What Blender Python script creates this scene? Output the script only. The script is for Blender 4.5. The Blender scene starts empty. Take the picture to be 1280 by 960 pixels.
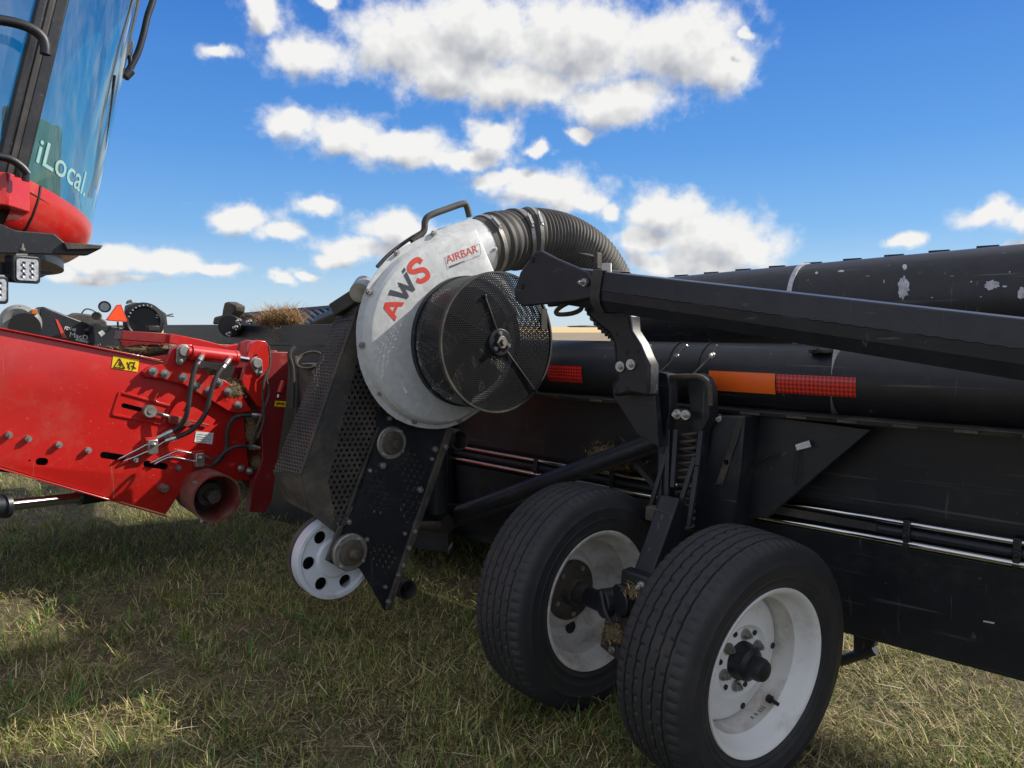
import bpy, bmesh, math, random
import numpy as np
R = math.radians
random.seed(7); rng = np.random.default_rng(7)
scn = bpy.context.scene
col = scn.collection
V = lambda *a: np.array(a, float)

# ------------------------------------------------------------------ frame
# world axes: X runs along the header (towards the near wing tip), Y is the
# driving direction, Z is up.  Metres.  The camera stands behind the header.
F = 949.0; TH = R(46); PI_ = math.atan((480 - 408.5) / F)
UX = V(math.sin(TH), -math.cos(TH)); FW = V(math.cos(TH), math.sin(TH))
CAM = V(.842, -2.497, 1.22)
def ray(px, py):
    x = (px - 640) / F; y = (480 - py) / F
    d = V(x, math.cos(PI_) + y * math.sin(PI_), -math.sin(PI_) + y * math.cos(PI_))
    return V(UX @ d[:2], FW @ d[:2], d[2])
def S(px, py, s): d = ray(px, py); return CAM + d * (s - CAM[0]) / d[0]
def Yp(px, py, y): d = ray(px, py); return CAM + d * (y - CAM[1]) / d[1]
def Zp(px, py, z): d = ray(px, py); return CAM + d * (z - CAM[2]) / d[2]
z1 = lambda x, y: (x / 4, y / 4)
z2 = lambda x, y: (x / 4, 200 + y / 4)
z3 = lambda x, y: (x / 3.2, 360 + y / 3.2)
z4 = lambda x, y: (160 + x / 4.8, 360 + y / 4.8)
z5 = lambda x, y: (340 + x / 3.2, 240 + y / 3.2)
z6 = lambda x, y: (330 + x / 3.557, 500 + y / 3.557)
z7 = lambda x, y: (580 + x / 3.693, 240 + y / 3.693)
z8 = lambda x, y: (660 + x / 3.693, 420 + y / 3.693)
w1 = lambda x, y: (860 + x / 3.048, 280 + y / 3.048)
w2 = lambda x, y: (580 + x / 3.2, 560 + y / 3.2)
w4 = lambda x, y: (900 + x / 2.666, 500 + y / 2.666)
def SP(pts, s, z=None): return [S(*(z(*p) if z else p), s) for p in pts]
def YP(pts, y, z=None): return [Yp(*(z(*p) if z else p), y) for p in pts]

# ------------------------------------------------------------------ materials
MATS = {}
def nodes_of(m): m.use_nodes = True; return m.node_tree.nodes, m.node_tree.links
def mat(name, c1, c2=None, rough=.5, metal=0., scale=6., lo=.35, hi=.65, detail=6, bump=0., bscale=60., r2=None,
        dirt=None, dscale=3., dlo=.55, dhi=.75, spec=.5, coat=0., perf=None, alpha=None, damt=1., scr=None):
    """procedural paint/metal: two-tone noise, optional dirt patches, bump, optional perforation"""
    m = bpy.data.materials.new(name); MATS[name] = m
    n, l = nodes_of(m); b = n['Principled BSDF']; out = n['Material Output']
    tc = n.new('ShaderNodeTexCoord')
    c2 = c2 or tuple(x * .75 for x in c1)
    nz = n.new('ShaderNodeTexNoise'); nz.inputs['Scale'].default_value = scale; nz.inputs['Detail'].default_value = detail
    nz.inputs['Roughness'].default_value = .65
    l.new(tc.outputs['Object'], nz.inputs['Vector'])
    mr = n.new('ShaderNodeMapRange'); mr.inputs[1].default_value = lo; mr.inputs[2].default_value = hi
    l.new(nz.outputs['Fac'], mr.inputs[0])
    mx = n.new('ShaderNodeMix'); mx.data_type = 'RGBA'
    mx.inputs[6].default_value = (*c1, 1); mx.inputs[7].default_value = (*c2, 1)
    l.new(mr.outputs[0], mx.inputs[0]); colr = mx.outputs[2]
    rsock = None
    if dirt:
        dn = n.new('ShaderNodeTexNoise'); dn.inputs['Scale'].default_value = dscale; dn.inputs['Detail'].default_value = 9
        dn.inputs['Roughness'].default_value = .72
        l.new(tc.outputs['Object'], dn.inputs['Vector'])
        dm = n.new('ShaderNodeMapRange'); dm.inputs[1].default_value = dlo; dm.inputs[2].default_value = dhi
        dm.inputs[4].default_value = damt
        l.new(dn.outputs['Fac'], dm.inputs[0])
        m2 = n.new('ShaderNodeMix'); m2.data_type = 'RGBA'
        l.new(dm.outputs[0], m2.inputs[0]); l.new(colr, m2.inputs[6]); m2.inputs[7].default_value = (*dirt, 1)
        colr = m2.outputs[2]
        rm = n.new('ShaderNodeMapRange'); rm.inputs[3].default_value = rough; rm.inputs[4].default_value = .9
        l.new(dm.outputs[0], rm.inputs[0]); rsock = rm.outputs[0]
    elif r2 is not None:
        rm = n.new('ShaderNodeMapRange'); rm.inputs[3].default_value = rough; rm.inputs[4].default_value = r2
        l.new(mr.outputs[0], rm.inputs[0]); rsock = rm.outputs[0]
    if scr:                                   # fine rubbed scratches and chips
        for k, (sc_, lo_, hi_) in enumerate((((2.2, 60, 75), .66, .72), ((55, 48, 3.0), .69, .75), ((38, 38, 38), .71, .75))):
            mp = n.new('ShaderNodeMapping'); mp.inputs['Scale'].default_value = sc_; mp.inputs['Rotation'].default_value = (.3 * k, .22, .1); l.new(tc.outputs['Object'], mp.inputs[0])
            sn = n.new('ShaderNodeTexNoise'); sn.inputs['Scale'].default_value = 1.; sn.inputs['Detail'].default_value = 3; l.new(mp.outputs[0], sn.inputs['Vector'])
            sm_ = n.new('ShaderNodeMapRange'); sm_.inputs[1].default_value = lo_; sm_.inputs[2].default_value = hi_; sm_.inputs[4].default_value = .55; l.new(sn.outputs['Fac'], sm_.inputs[0])
            m3_ = n.new('ShaderNodeMix'); m3_.data_type = 'RGBA'; l.new(sm_.outputs[0], m3_.inputs[0]); l.new(colr, m3_.inputs[6]); m3_.inputs[7].default_value = (*scr, 1); colr = m3_.outputs[2]
    l.new(colr, b.inputs['Base Color'])
    b.inputs['Roughness'].default_value = rough; b.inputs['Metallic'].default_value = metal
    b.inputs['Specular IOR Level'].default_value = spec; b.inputs['Coat Weight'].default_value = coat
    b.inputs['Coat Roughness'].default_value = .12
    if rsock: l.new(rsock, b.inputs['Roughness'])
    if bump:
        bn = n.new('ShaderNodeTexNoise'); bn.inputs['Scale'].default_value = bscale; bn.inputs['Detail'].default_value = 5
        l.new(tc.outputs['Object'], bn.inputs['Vector'])
        bp = n.new('ShaderNodeBump'); bp.inputs['Strength'].default_value = bump; bp.inputs['Distance'].default_value = .01
        l.new(bn.outputs['Fac'], bp.inputs['Height']); l.new(bp.outputs[0], b.inputs['Normal'])
    if perf:                                  # punched sheet: real see-through holes on a hexagonal grid (UV in metres)
        pitch, rad = perf
        uv = n.new('ShaderNodeUVMap'); uv.uv_map = 'UVMap'
        def lattice(off):
            a = n.new('ShaderNodeVectorMath'); a.operation = 'DIVIDE'
            a.inputs[1].default_value = (pitch, pitch * 1.732, 1); l.new(uv.outputs[0], a.inputs[0])
            o = n.new('ShaderNodeVectorMath'); o.operation = 'ADD'; o.inputs[1].default_value = (off, off, 0); l.new(a.outputs[0], o.inputs[0])
            fr = n.new('ShaderNodeVectorMath'); fr.operation = 'FRACTION'; l.new(o.outputs[0], fr.inputs[0])
            s = n.new('ShaderNodeVectorMath'); s.operation = 'SUBTRACT'; s.inputs[1].default_value = (.5, .5, 0); l.new(fr.outputs[0], s.inputs[0])
            k = n.new('ShaderNodeVectorMath'); k.operation = 'MULTIPLY'; k.inputs[1].default_value = (1, 1.732, 0); l.new(s.outputs[0], k.inputs[0])
            g = n.new('ShaderNodeVectorMath'); g.operation = 'LENGTH'; l.new(k.outputs[0], g.inputs[0])
            return g.outputs['Value']
        mn = n.new('ShaderNodeMath'); mn.operation = 'MINIMUM'; l.new(lattice(0), mn.inputs[0]); l.new(lattice(.5), mn.inputs[1])
        gt = n.new('ShaderNodeMath'); gt.operation = 'GREATER_THAN'; gt.inputs[1].default_value = rad / pitch; l.new(mn.outputs[0], gt.inputs[0])
        l.new(gt.outputs[0], b.inputs['Alpha'])
    return m

DUST = (.24, .19, .13)
mat('black_paint', (.008, .010, .015), (.013, .015, .022), rough=.42, r2=.6, scale=9, dirt=(.085, .075, .062), dscale=5, dlo=.52, dhi=.95, damt=.6, bump=.03, bscale=180, scr=(.10, .10, .10))
mat('beam_paint', (.013, .016, .024), (.021, .025, .034), rough=.4, r2=.55, scale=14, dirt=(.09, .085, .08), dscale=30, dlo=.66, dhi=.8, damt=.6, bump=.05, bscale=140, scr=(.13, .13, .135))
mat('tube_paint', (.010, .011, .015), (.018, .019, .024), rough=.45, r2=.65, scale=22, dirt=(.10, .09, .075), dscale=60, dlo=.62, dhi=.78, damt=.4, scr=(.13, .125, .12))
mat('dusty_black', (.02, .02, .022), (.05, .045, .04), rough=.6, scale=7, dirt=DUST, dscale=5, dlo=.5, dhi=.8, damt=.6, bump=.1)
mat('iron_brown', (.10, .085, .065), (.04, .035, .03), rough=.75, scale=14, bump=.2, dirt=DUST, dscale=8)
mat('red_paint', (.52, .014, .011), (.45, .012, .010), rough=.33, coat=.5, scale=4, dirt=(.30, .13, .09), dscale=5, dlo=.52, dhi=.88, damt=.5, bump=.012, bscale=90, scr=(.46, .10, .08))
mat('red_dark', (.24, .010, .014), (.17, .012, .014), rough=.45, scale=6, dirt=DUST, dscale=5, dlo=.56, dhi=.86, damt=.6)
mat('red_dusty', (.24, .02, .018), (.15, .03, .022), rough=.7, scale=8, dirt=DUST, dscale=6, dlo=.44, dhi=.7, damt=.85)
mat('zinc', (.62, .63, .62), (.45, .45, .44), rough=.35, metal=.9, scale=30)
mat('chrome', (.75, .76, .78), (.6, .6, .62), rough=.12, metal=1, scale=5)
mat('steel_dull', (.42, .42, .41), (.25, .23, .2), rough=.5, metal=.8, scale=16, dirt=DUST, dscale=9, dlo=.55, dhi=.8)
mat('rubber', (.017, .018, .021), (.026, .026, .028), rough=.62, r2=.8, scale=10, bump=.05, bscale=120, dirt=(.09, .08, .068), dscale=5, dlo=.55, dhi=.95, damt=.45)
mat('hose_rubber', (.040, .039, .037), (.066, .061, .053), rough=.65, scale=12, dirt=(.13, .11, .085), dscale=6, dlo=.5, dhi=.85, damt=.6)
mat('hose_black', (.022, .022, .024), (.035, .034, .034), rough=.6, scale=25, dirt=(.14, .12, .1), dscale=10, dlo=.5, dhi=.9, damt=.5)
mat('white_rim', (.84, .84, .83), (.78, .78, .75), rough=.4, scale=5, dirt=(.36, .27, .17), dscale=8, dlo=.53, dhi=.84, damt=.8)
mat('rim_dusty', (.74, .73, .70), (.66, .64, .59), rough=.5, scale=6, dirt=(.34, .24, .14), dscale=6, dlo=.46, dhi=.74, damt=.8)
mat('old_rim', (.72, .71, .68), (.58, .55, .50), rough=.55, scale=7, dirt=(.24, .17, .11), dscale=7, dlo=.5, dhi=.75, damt=.85)
mat('white_disc', (.70, .74, .80), (.6, .63, .68), rough=.35, scale=5, dirt=(.3, .25, .2), dscale=7, dlo=.6, dhi=.8)
mat('orange_tape', (1., .17, .02), (.97, .15, .02), rough=.35, scale=30)
mat('orange_sign', (.95, .085, .01), (.9, .075, .01), rough=.4, scale=30)
mat('yellow_decal', (.85, .58, .01), (.78, .5, .01), rough=.45, scale=30, dirt=(.3, .22, .1), dscale=30, dlo=.6, dhi=.8)
mat('ink', (.015, .015, .017), rough=.5)
mat('white_label', (.72, .74, .74), (.5, .53, .55), rough=.5, scale=60)
mat('white_print', (.8, .8, .8), rough=.5)
mat('red_print', (.62, .055, .035), (.56, .05, .03), rough=.45, scale=30)
mat('grey_print', (.06, .065, .085), rough=.45)
mat('worn_white', (.62, .62, .64), (.3, .31, .34), rough=.6, scale=40)
mat('soil', (.065, .048, .032), (.03, .022, .015), rough=.95, scale=20)
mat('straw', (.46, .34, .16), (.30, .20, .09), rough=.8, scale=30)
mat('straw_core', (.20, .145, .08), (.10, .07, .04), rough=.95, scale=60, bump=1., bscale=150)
mat('lamp_lens', (.45, .48, .52), (.28, .30, .34), rough=.15, scale=90, detail=1)
mat('amber', (.55, .16, .02), rough=.3)
mat('grey_plastic', (.30, .30, .29), (.2, .2, .19), rough=.5)
mat('seat_cloth', (.03, .032, .036), rough=.9)
mat('cab_inside_and_reflection', (.13, .15, .145), (.08, .095, .09), rough=.8)  # cab interior, also the panels that imitate a reflection in the glass
mat('decal_teal', (.30, .47, .46), (.25, .41, .40), rough=.5, scale=30)
mat('guard_fine', (.03, .032, .036), (.06, .055, .05), rough=.55, scale=7, dirt=(.12, .10, .075), dscale=7, dlo=.45, dhi=.85, damt=.7, perf=(.0145, .0046))
mat('guard_coarse', (.022, .022, .024), (.05, .045, .04), rough=.55, scale=5, dirt=(.15, .125, .09), dscale=4, dlo=.44, dhi=.8, damt=.7, perf=(.022, .0058))
mat('guard_plain', (.03, .03, .03), (.06, .053, .045), rough=.6, scale=5, dirt=(.16, .132, .095), dscale=5, dlo=.42, dhi=.75, damt=.8, bump=.2)
mat('screen_mesh', (.016, .017, .020), (.026, .027, .03), rough=.36, metal=.4, scale=9, dirt=(.10, .085, .06), dscale=5, dlo=.55, dhi=.9, damt=.4, perf=(.0088, .0025))

def galvanised():
    m = bpy.data.materials.new('galvanised'); MATS['galvanised'] = m
    n, l = nodes_of(m); b = n['Principled BSDF']
    tc = n.new('ShaderNodeTexCoord')
    vo = n.new('ShaderNodeTexVoronoi'); vo.inputs['Scale'].default_value = 55
    wn = n.new('ShaderNodeTexNoise'); wn.inputs['Scale'].default_value = 18; wn.inputs['Detail'].default_value = 4
    mxv = n.new('ShaderNodeMix'); mxv.data_type = 'VECTOR'; mxv.inputs[0].default_value = .08
    l.new(tc.outputs['Object'], wn.inputs['Vector']); l.new(tc.outputs['Object'], mxv.inputs[4]); l.new(wn.outputs['Color'], mxv.inputs[5])
    l.new(mxv.outputs[1], vo.inputs['Vector'])
    bw = n.new('ShaderNodeRGBToBW'); l.new(vo.outputs['Color'], bw.inputs[0])
    rp = n.new('ShaderNodeValToRGB'); rp.color_ramp.elements[0].position = .15; rp.color_ramp.elements[1].position = .9
    rp.color_ramp.elements[0].color = (.49, .51, .515, 1); rp.color_ramp.elements[1].color = (.56, .58, .585, 1)
    l.new(bw.outputs[0], rp.inputs[0])
    dn = n.new('ShaderNodeTexNoise'); dn.inputs['Scale'].default_value = 6; dn.inputs['Detail'].default_value = 9; dn.inputs['Roughness'].default_value = .75
    l.new(tc.outputs['Object'], dn.inputs['Vector'])
    dm = n.new('ShaderNodeMapRange'); dm.inputs[1].default_value = .58; dm.inputs[2].default_value = .9; dm.inputs[4].default_value = .5
    l.new(dn.outputs['Fac'], dm.inputs[0])
    mx = n.new('ShaderNodeMix'); mx.data_type = 'RGBA'; mx.inputs[7].default_value = (.26, .235, .19, 1)
    l.new(dm.outputs[0], mx.inputs[0]); l.new(rp.outputs[0], mx.inputs[6]); l.new(mx.outputs[2], b.inputs['Base Color'])
    b.inputs['Metallic'].default_value = .15
    rm = n.new('ShaderNodeMapRange'); rm.inputs[3].default_value = .38; rm.inputs[4].default_value = .55
    l.new(bw.outputs[0], rm.inputs[0]); l.new(rm.outputs[0], b.inputs['Roughness'])
galvanised()

def glass_mat(name, tint, refl, rough=.02):
    m = bpy.data.materials.new(name); MATS[name] = m
    n, l = nodes_of(m); n.remove(n['Principled BSDF']); out = n['Material Output']
    tr = n.new('ShaderNodeBsdfTransparent'); tr.inputs[0].default_value = (*tint, 1)
    gl = n.new('ShaderNodeBsdfGlossy'); gl.inputs['Roughness'].default_value = rough; gl.inputs[0].default_value = (.8, .95, 1, 1)
    lw = n.new('ShaderNodeLayerWeight'); lw.inputs[0].default_value = .5
    pw = n.new('ShaderNodeMath'); pw.operation = 'POWER'; pw.inputs[1].default_value = 4; l.new(lw.outputs['Facing'], pw.inputs[0])
    ad = n.new('ShaderNodeMath'); ad.operation = 'MULTIPLY_ADD'; ad.inputs[1].default_value = .8; ad.inputs[2].default_value = refl; ad.use_clamp = True
    l.new(pw.outputs[0], ad.inputs[0])
    mx = n.new('ShaderNodeMixShader'); l.new(ad.outputs[0], mx.inputs[0]); l.new(tr.outputs[0], mx.inputs[1]); l.new(gl.outputs[0], mx.inputs[2])
    tc = n.new('ShaderNodeTexCoord'); mp = n.new('ShaderNodeMapping'); mp.inputs['Scale'].default_value = (14, 14, 1.1); l.new(tc.outputs['Object'], mp.inputs[0])
    nz = n.new('ShaderNodeTexNoise'); nz.inputs['Scale'].default_value = 1.5; nz.inputs['Detail'].default_value = 7; nz.inputs['Roughness'].default_value = .7; l.new(mp.outputs[0], nz.inputs['Vector'])
    mr = n.new('ShaderNodeMapRange'); mr.inputs[1].default_value = .45; mr.inputs[2].default_value = .8; mr.inputs[4].default_value = .22; l.new(nz.outputs['Fac'], mr.inputs[0])
    df = n.new('ShaderNodeBsdfDiffuse'); df.inputs[0].default_value = (.42, .44, .42, 1)
    m2 = n.new('ShaderNodeMixShader'); l.new(mr.outputs[0], m2.inputs[0]); l.new(mx.outputs[0], m2.inputs[1]); l.new(df.outputs[0], m2.inputs[2])
    l.new(m2.outputs[0], out.inputs[0])
glass_mat('cab_glass', (.22, .74, .78), .12)

def reflector_mat():
    m = mat('red_reflector', (.52, .025, .02), rough=.25)
    n, l = nodes_of(m); b = n['Principled BSDF']
    tc = n.new('ShaderNodeTexCoord'); ck = n.new('ShaderNodeTexChecker'); ck.inputs['Scale'].default_value = 110
    mp = n.new('ShaderNodeMapping'); mp.inputs['Rotation'].default_value = (0, R(45), 0)
    l.new(tc.outputs['Object'], mp.inputs[0]); l.new(mp.outputs[0], ck.inputs[0])
    ck.inputs[1].default_value = (.75, .035, .025, 1); ck.inputs[2].default_value = (.30, .012, .012, 1)
    l.new(ck.outputs[0], b.inputs['Base Color'])
reflector_mat()

# ------------------------------------------------------------------ mesh tools
def norm(v): v = np.asarray(v, float); return v / (np.linalg.norm(v) + 1e-12)
def frame(d):
    d = norm(d); a = V(0, 0, 1) if abs(d[2]) < .9 else V(1, 0, 0)
    x = norm(np.cross(a, d)); return x, np.cross(d, x)
def smooth_path(pts, k=8):
    P = [np.asarray(p, float) for p in pts]; P = [2 * P[0] - P[1]] + P + [2 * P[-1] - P[-2]]; out = []
    for i in range(1, len(P) - 2):
        for j in range(k):
            t = j / k
            out.append(.5 * (2 * P[i] + (P[i + 1] - P[i - 1]) * t + (2 * P[i - 1] - 5 * P[i] + 4 * P[i + 1] - P[i + 2]) * t * t
                             + (3 * P[i] - P[i - 1] - 3 * P[i + 1] + P[i + 2]) * t ** 3))
    out.append(P[-2]); return out
BASE = {}
class MB:
    def __init__(s): s.v = []; s.f = []; s.uv = None
    def add(s, vs, fs):
        o = len(s.v); s.v += [np.asarray(v, float) for v in vs]; s.f += [tuple(i + o for i in f) for f in fs]; return s
    def prism(s, pts, ext):
        n = len(pts); ext = np.asarray(ext, float)
        vs = list(pts) + [p + ext for p in pts]
        fs = [tuple(range(n)), tuple(range(2 * n - 1, n - 1, -1))] + [(i, (i + 1) % n, n + (i + 1) % n, n + i) for i in range(n)]
        return s.add(vs, fs)
    def box(s, a, b):
        a, b = np.minimum(a, b), np.maximum(a, b)
        return s.prism([V(a[0], a[1], a[2]), V(b[0], a[1], a[2]), V(b[0], b[1], a[2]), V(a[0], b[1], a[2])], (0, 0, b[2] - a[2]))
    def bar(s, p, q, w, h, up=(0, 0, 1)):
        p, q = np.asarray(p, float), np.asarray(q, float); d = norm(q - p); x = norm(np.cross(d, up)); y = np.cross(x, d)
        return s.prism([p + x * w / 2 + y * h / 2, p - x * w / 2 + y * h / 2, p - x * w / 2 - y * h / 2, p + x * w / 2 - y * h / 2], q - p)
    def tube(s, pts, r, seg=10, caps=True, fn=None):
        pts = [np.asarray(p, float) for p in pts]; n = len(pts)
        rs = [r] * n if np.isscalar(r) else r
        t0 = norm(pts[1] - pts[0]); x, y = frame(t0); vs = []
        for i in range(n):
            t = norm(pts[min(i + 1, n - 1)] - pts[max(i - 1, 0)])
            x = norm(x - t * (x @ t)); y = np.cross(t, x)
            for j in range(seg):
                a = 2 * math.pi * j / seg; vs.append(pts[i] + rs[i] * (math.cos(a) * x + math.sin(a) * y))
        fs = [(i * seg + j, i * seg + (j + 1) % seg, (i + 1) * seg + (j + 1) % seg, (i + 1) * seg + j) for i in range(n - 1) for j in range(seg)]
        if caps: fs += [tuple(range(seg - 1, -1, -1)), tuple(range((n - 1) * seg, n * seg))]
        return s.add(vs, fs)
    def cyl(s, p, q, r, seg=20, r2=None): return s.tube([p, q], [r, r if r2 is None else r2], seg)
    def lathe(s, c, ax, prof, seg=48, closed=False, arc=None):
        """prof: list of (offset along axis, radius)"""
        c = np.asarray(c, float); ax = norm(ax); x, y = frame(ax); vs = []; m = len(prof)
        full = arc is None; a0, a1 = (0, 2 * math.pi) if full else arc
        N = seg if full else seg + 1
        for i in range(N):
            a = a0 + (a1 - a0) * i / seg
            for o, r in prof: vs.append(c + ax * o + r * (math.cos(a) * x + math.sin(a) * y))
        fs = []
        for i in range(seg if full else seg):
            k = (i + 1) % N
            for j in range(m if closed else m - 1): fs.append((i * m + j, i * m + (j + 1) % m, k * m + (j + 1) % m, k * m + j))
        return s.add(vs, fs)
    def bolt(s, p, ax, r=.02, h=.018, washer=True, hexa=True):
        p = np.asarray(p, float); ax = norm(ax)
        if washer: s.cyl(p - ax * .004, p + ax * h * .28, r, 18)
        s.cyl(p, p + ax * h, r * (.66 if washer else 1), 6 if hexa else 14, r2=r * (.62 if washer else .93))
        s.cyl(p + ax * h * .9, p + ax * h * 1.35, r * .33, 10)
        return s
    def build(s, name, m, parent=None, bevel=0., sharp=35, seg=2, label=None):
        base = BASE.get(parent.name, V(0, 0, 0)) if parent else V(0, 0, 0)
        bm = bmesh.new(); vs = [bm.verts.new(v - base) for v in s.v]
        for f in s.f:
            try: bm.faces.new([vs[i] for i in f])
            except ValueError: pass
        bmesh.ops.recalc_face_normals(bm, faces=bm.faces)
        uvl = bm.loops.layers.uv.new('UVMap')
        for f in bm.faces:
            nx = [abs(c) for c in f.normal]; k = nx.index(max(nx)); a, b = [(1, 2), (0, 2), (0, 1)][k]
            for lp in f.loops:
                co = lp.vert.co
                lp[uvl].uv = s.uv(V(*co) + base) if s.uv else (co[a], co[b])
        me = bpy.data.meshes.new(name); bm.to_mesh(me); bm.free()
        return finish(me, name, m, parent, bevel, sharp, seg, label, base)
def finish(me, name, m, parent, bevel=0., sharp=35, seg=2, label=None, base=None):
    me.materials.append(MATS[m])
    me.shade_smooth()
    me.set_sharp_from_angle(angle=R(sharp))
    o = bpy.data.objects.new(name, me); col.objects.link(o)
    if parent: o.parent = parent
    BASE[o.name] = base if base is not None else V(0, 0, 0)
    if bevel:
        b = o.modifiers.new('b', 'BEVEL'); b.width = bevel; b.segments = seg; b.limit_method = 'ANGLE'; b.angle_limit = R(40)
        b.harden_normals = False
    if label: o['label'] = label
    return o
def thing(name, loc, label, cat, group=None):
    o = bpy.data.objects.new(name, None); col.objects.link(o); o.location = tuple(loc); o.empty_display_size = .1
    o['label'] = label; o['category'] = cat
    if group: o['group'] = group
    BASE[o.name] = np.asarray(loc, float); return o
def tag(o, label=None, cat=None, group=None, kind=None):
    if label: o['label'] = label
    if cat: o['category'] = cat
    if group: o['group'] = group
    if kind: o['kind'] = kind
    return o
def cut(o, cutters):
    """boolean the cutter meshes (MB) out of object o, in place"""
    cm = MB()
    for c in cutters: cm.add(c.v, c.f)
    base = BASE[o.name]
    bm = bmesh.new(); vs = [bm.verts.new(v - base) for v in cm.v]
    for f in cm.f: bm.faces.new([vs[i] for i in f])
    bmesh.ops.recalc_face_normals(bm, faces=bm.faces)
    me = bpy.data.meshes.new('cutter'); bm.to_mesh(me); bm.free()
    t = bpy.data.objects.new('cutter', me); col.objects.link(t)
    if o.parent: t.parent = o.parent
    md = o.modifiers.new('cut', 'BOOLEAN'); md.operation = 'DIFFERENCE'; md.object = t; md.solver = 'EXACT'
    dg = bpy.context.evaluated_depsgraph_get(); dg.update()
    new = bpy.data.meshes.new_from_object(o.evaluated_get(dg))
    o.modifiers.clear(); old = o.data; o.data = new
    bpy.data.objects.remove(t); bpy.data.meshes.remove(me)
    new.set_sharp_from_angle(angle=R(35))
def text_mesh(txt, bold=.012):
    cu = bpy.data.curves.new('t', 'FONT'); cu.body = txt; cu.offset = bold; cu.resolution_u = 3
    o = bpy.data.objects.new('t', cu); col.objects.link(o)
    dg = bpy.context.evaluated_depsgraph_get(); dg.update()
    me = bpy.data.meshes.new_from_object(o.evaluated_get(dg)); bpy.data.objects.remove(o); bpy.data.curves.remove(cu)
    vs = np.array([v.co[:2] for v in me.vertices]); fs = [tuple(p.vertices) for p in me.polygons]; bpy.data.meshes.remove(me)
    mn, mx = vs.min(0), vs.max(0)
    return vs, fs, mn, mx
def text_plane(txt, p0, p1, ph, thick, name, m, parent, bold=.012):
    """lettering laid on a real plane: baseline p0->p1, ph is the top of the first letter"""
    vs, fs, mn, mx = text_mesh(txt, bold)
    ex = (p1 - p0) / (mx[0] - mn[0]); ey = (ph - p0) / (mx[1])
    b = MB(); b.add([p0 + ex * (v[0] - mn[0]) + ey * v[1] + np.asarray(thick) for v in vs], fs)
    return b.build(name, m, parent)
SX = V(1, 0, 0); RY = V(0, -1, 0); UP = V(0, 0, 1)

# ------------------------------------------------------------------ camera
cd = bpy.data.cameras.new('Camera'); cam = bpy.data.objects.new('Camera', cd); col.objects.link(cam)
cam.location = CAM; cam.rotation_euler = (R(90) - PI_, 0, R(44)); cd.sensor_width = 36; cd.lens = F / 1280 * 36
cd.clip_start = .05; cd.clip_end = 6000; scn.camera = cam

# ------------------------------------------------------------------ sun and sky
SUN = norm(V(.68, 1.22, 1.0))
sl = bpy.data.lights.new('Sun', 'SUN'); sl.energy = 5.0; sl.angle = R(.53); sl.color = (1, .93, .82)
so = bpy.data.objects.new('Sun', sl); col.objects.link(so)
from mathutils import Vector
so.rotation_euler = Vector(SUN).to_track_quat('Z', 'Y').to_euler(); so.location = (0, 0, 30)

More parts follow.
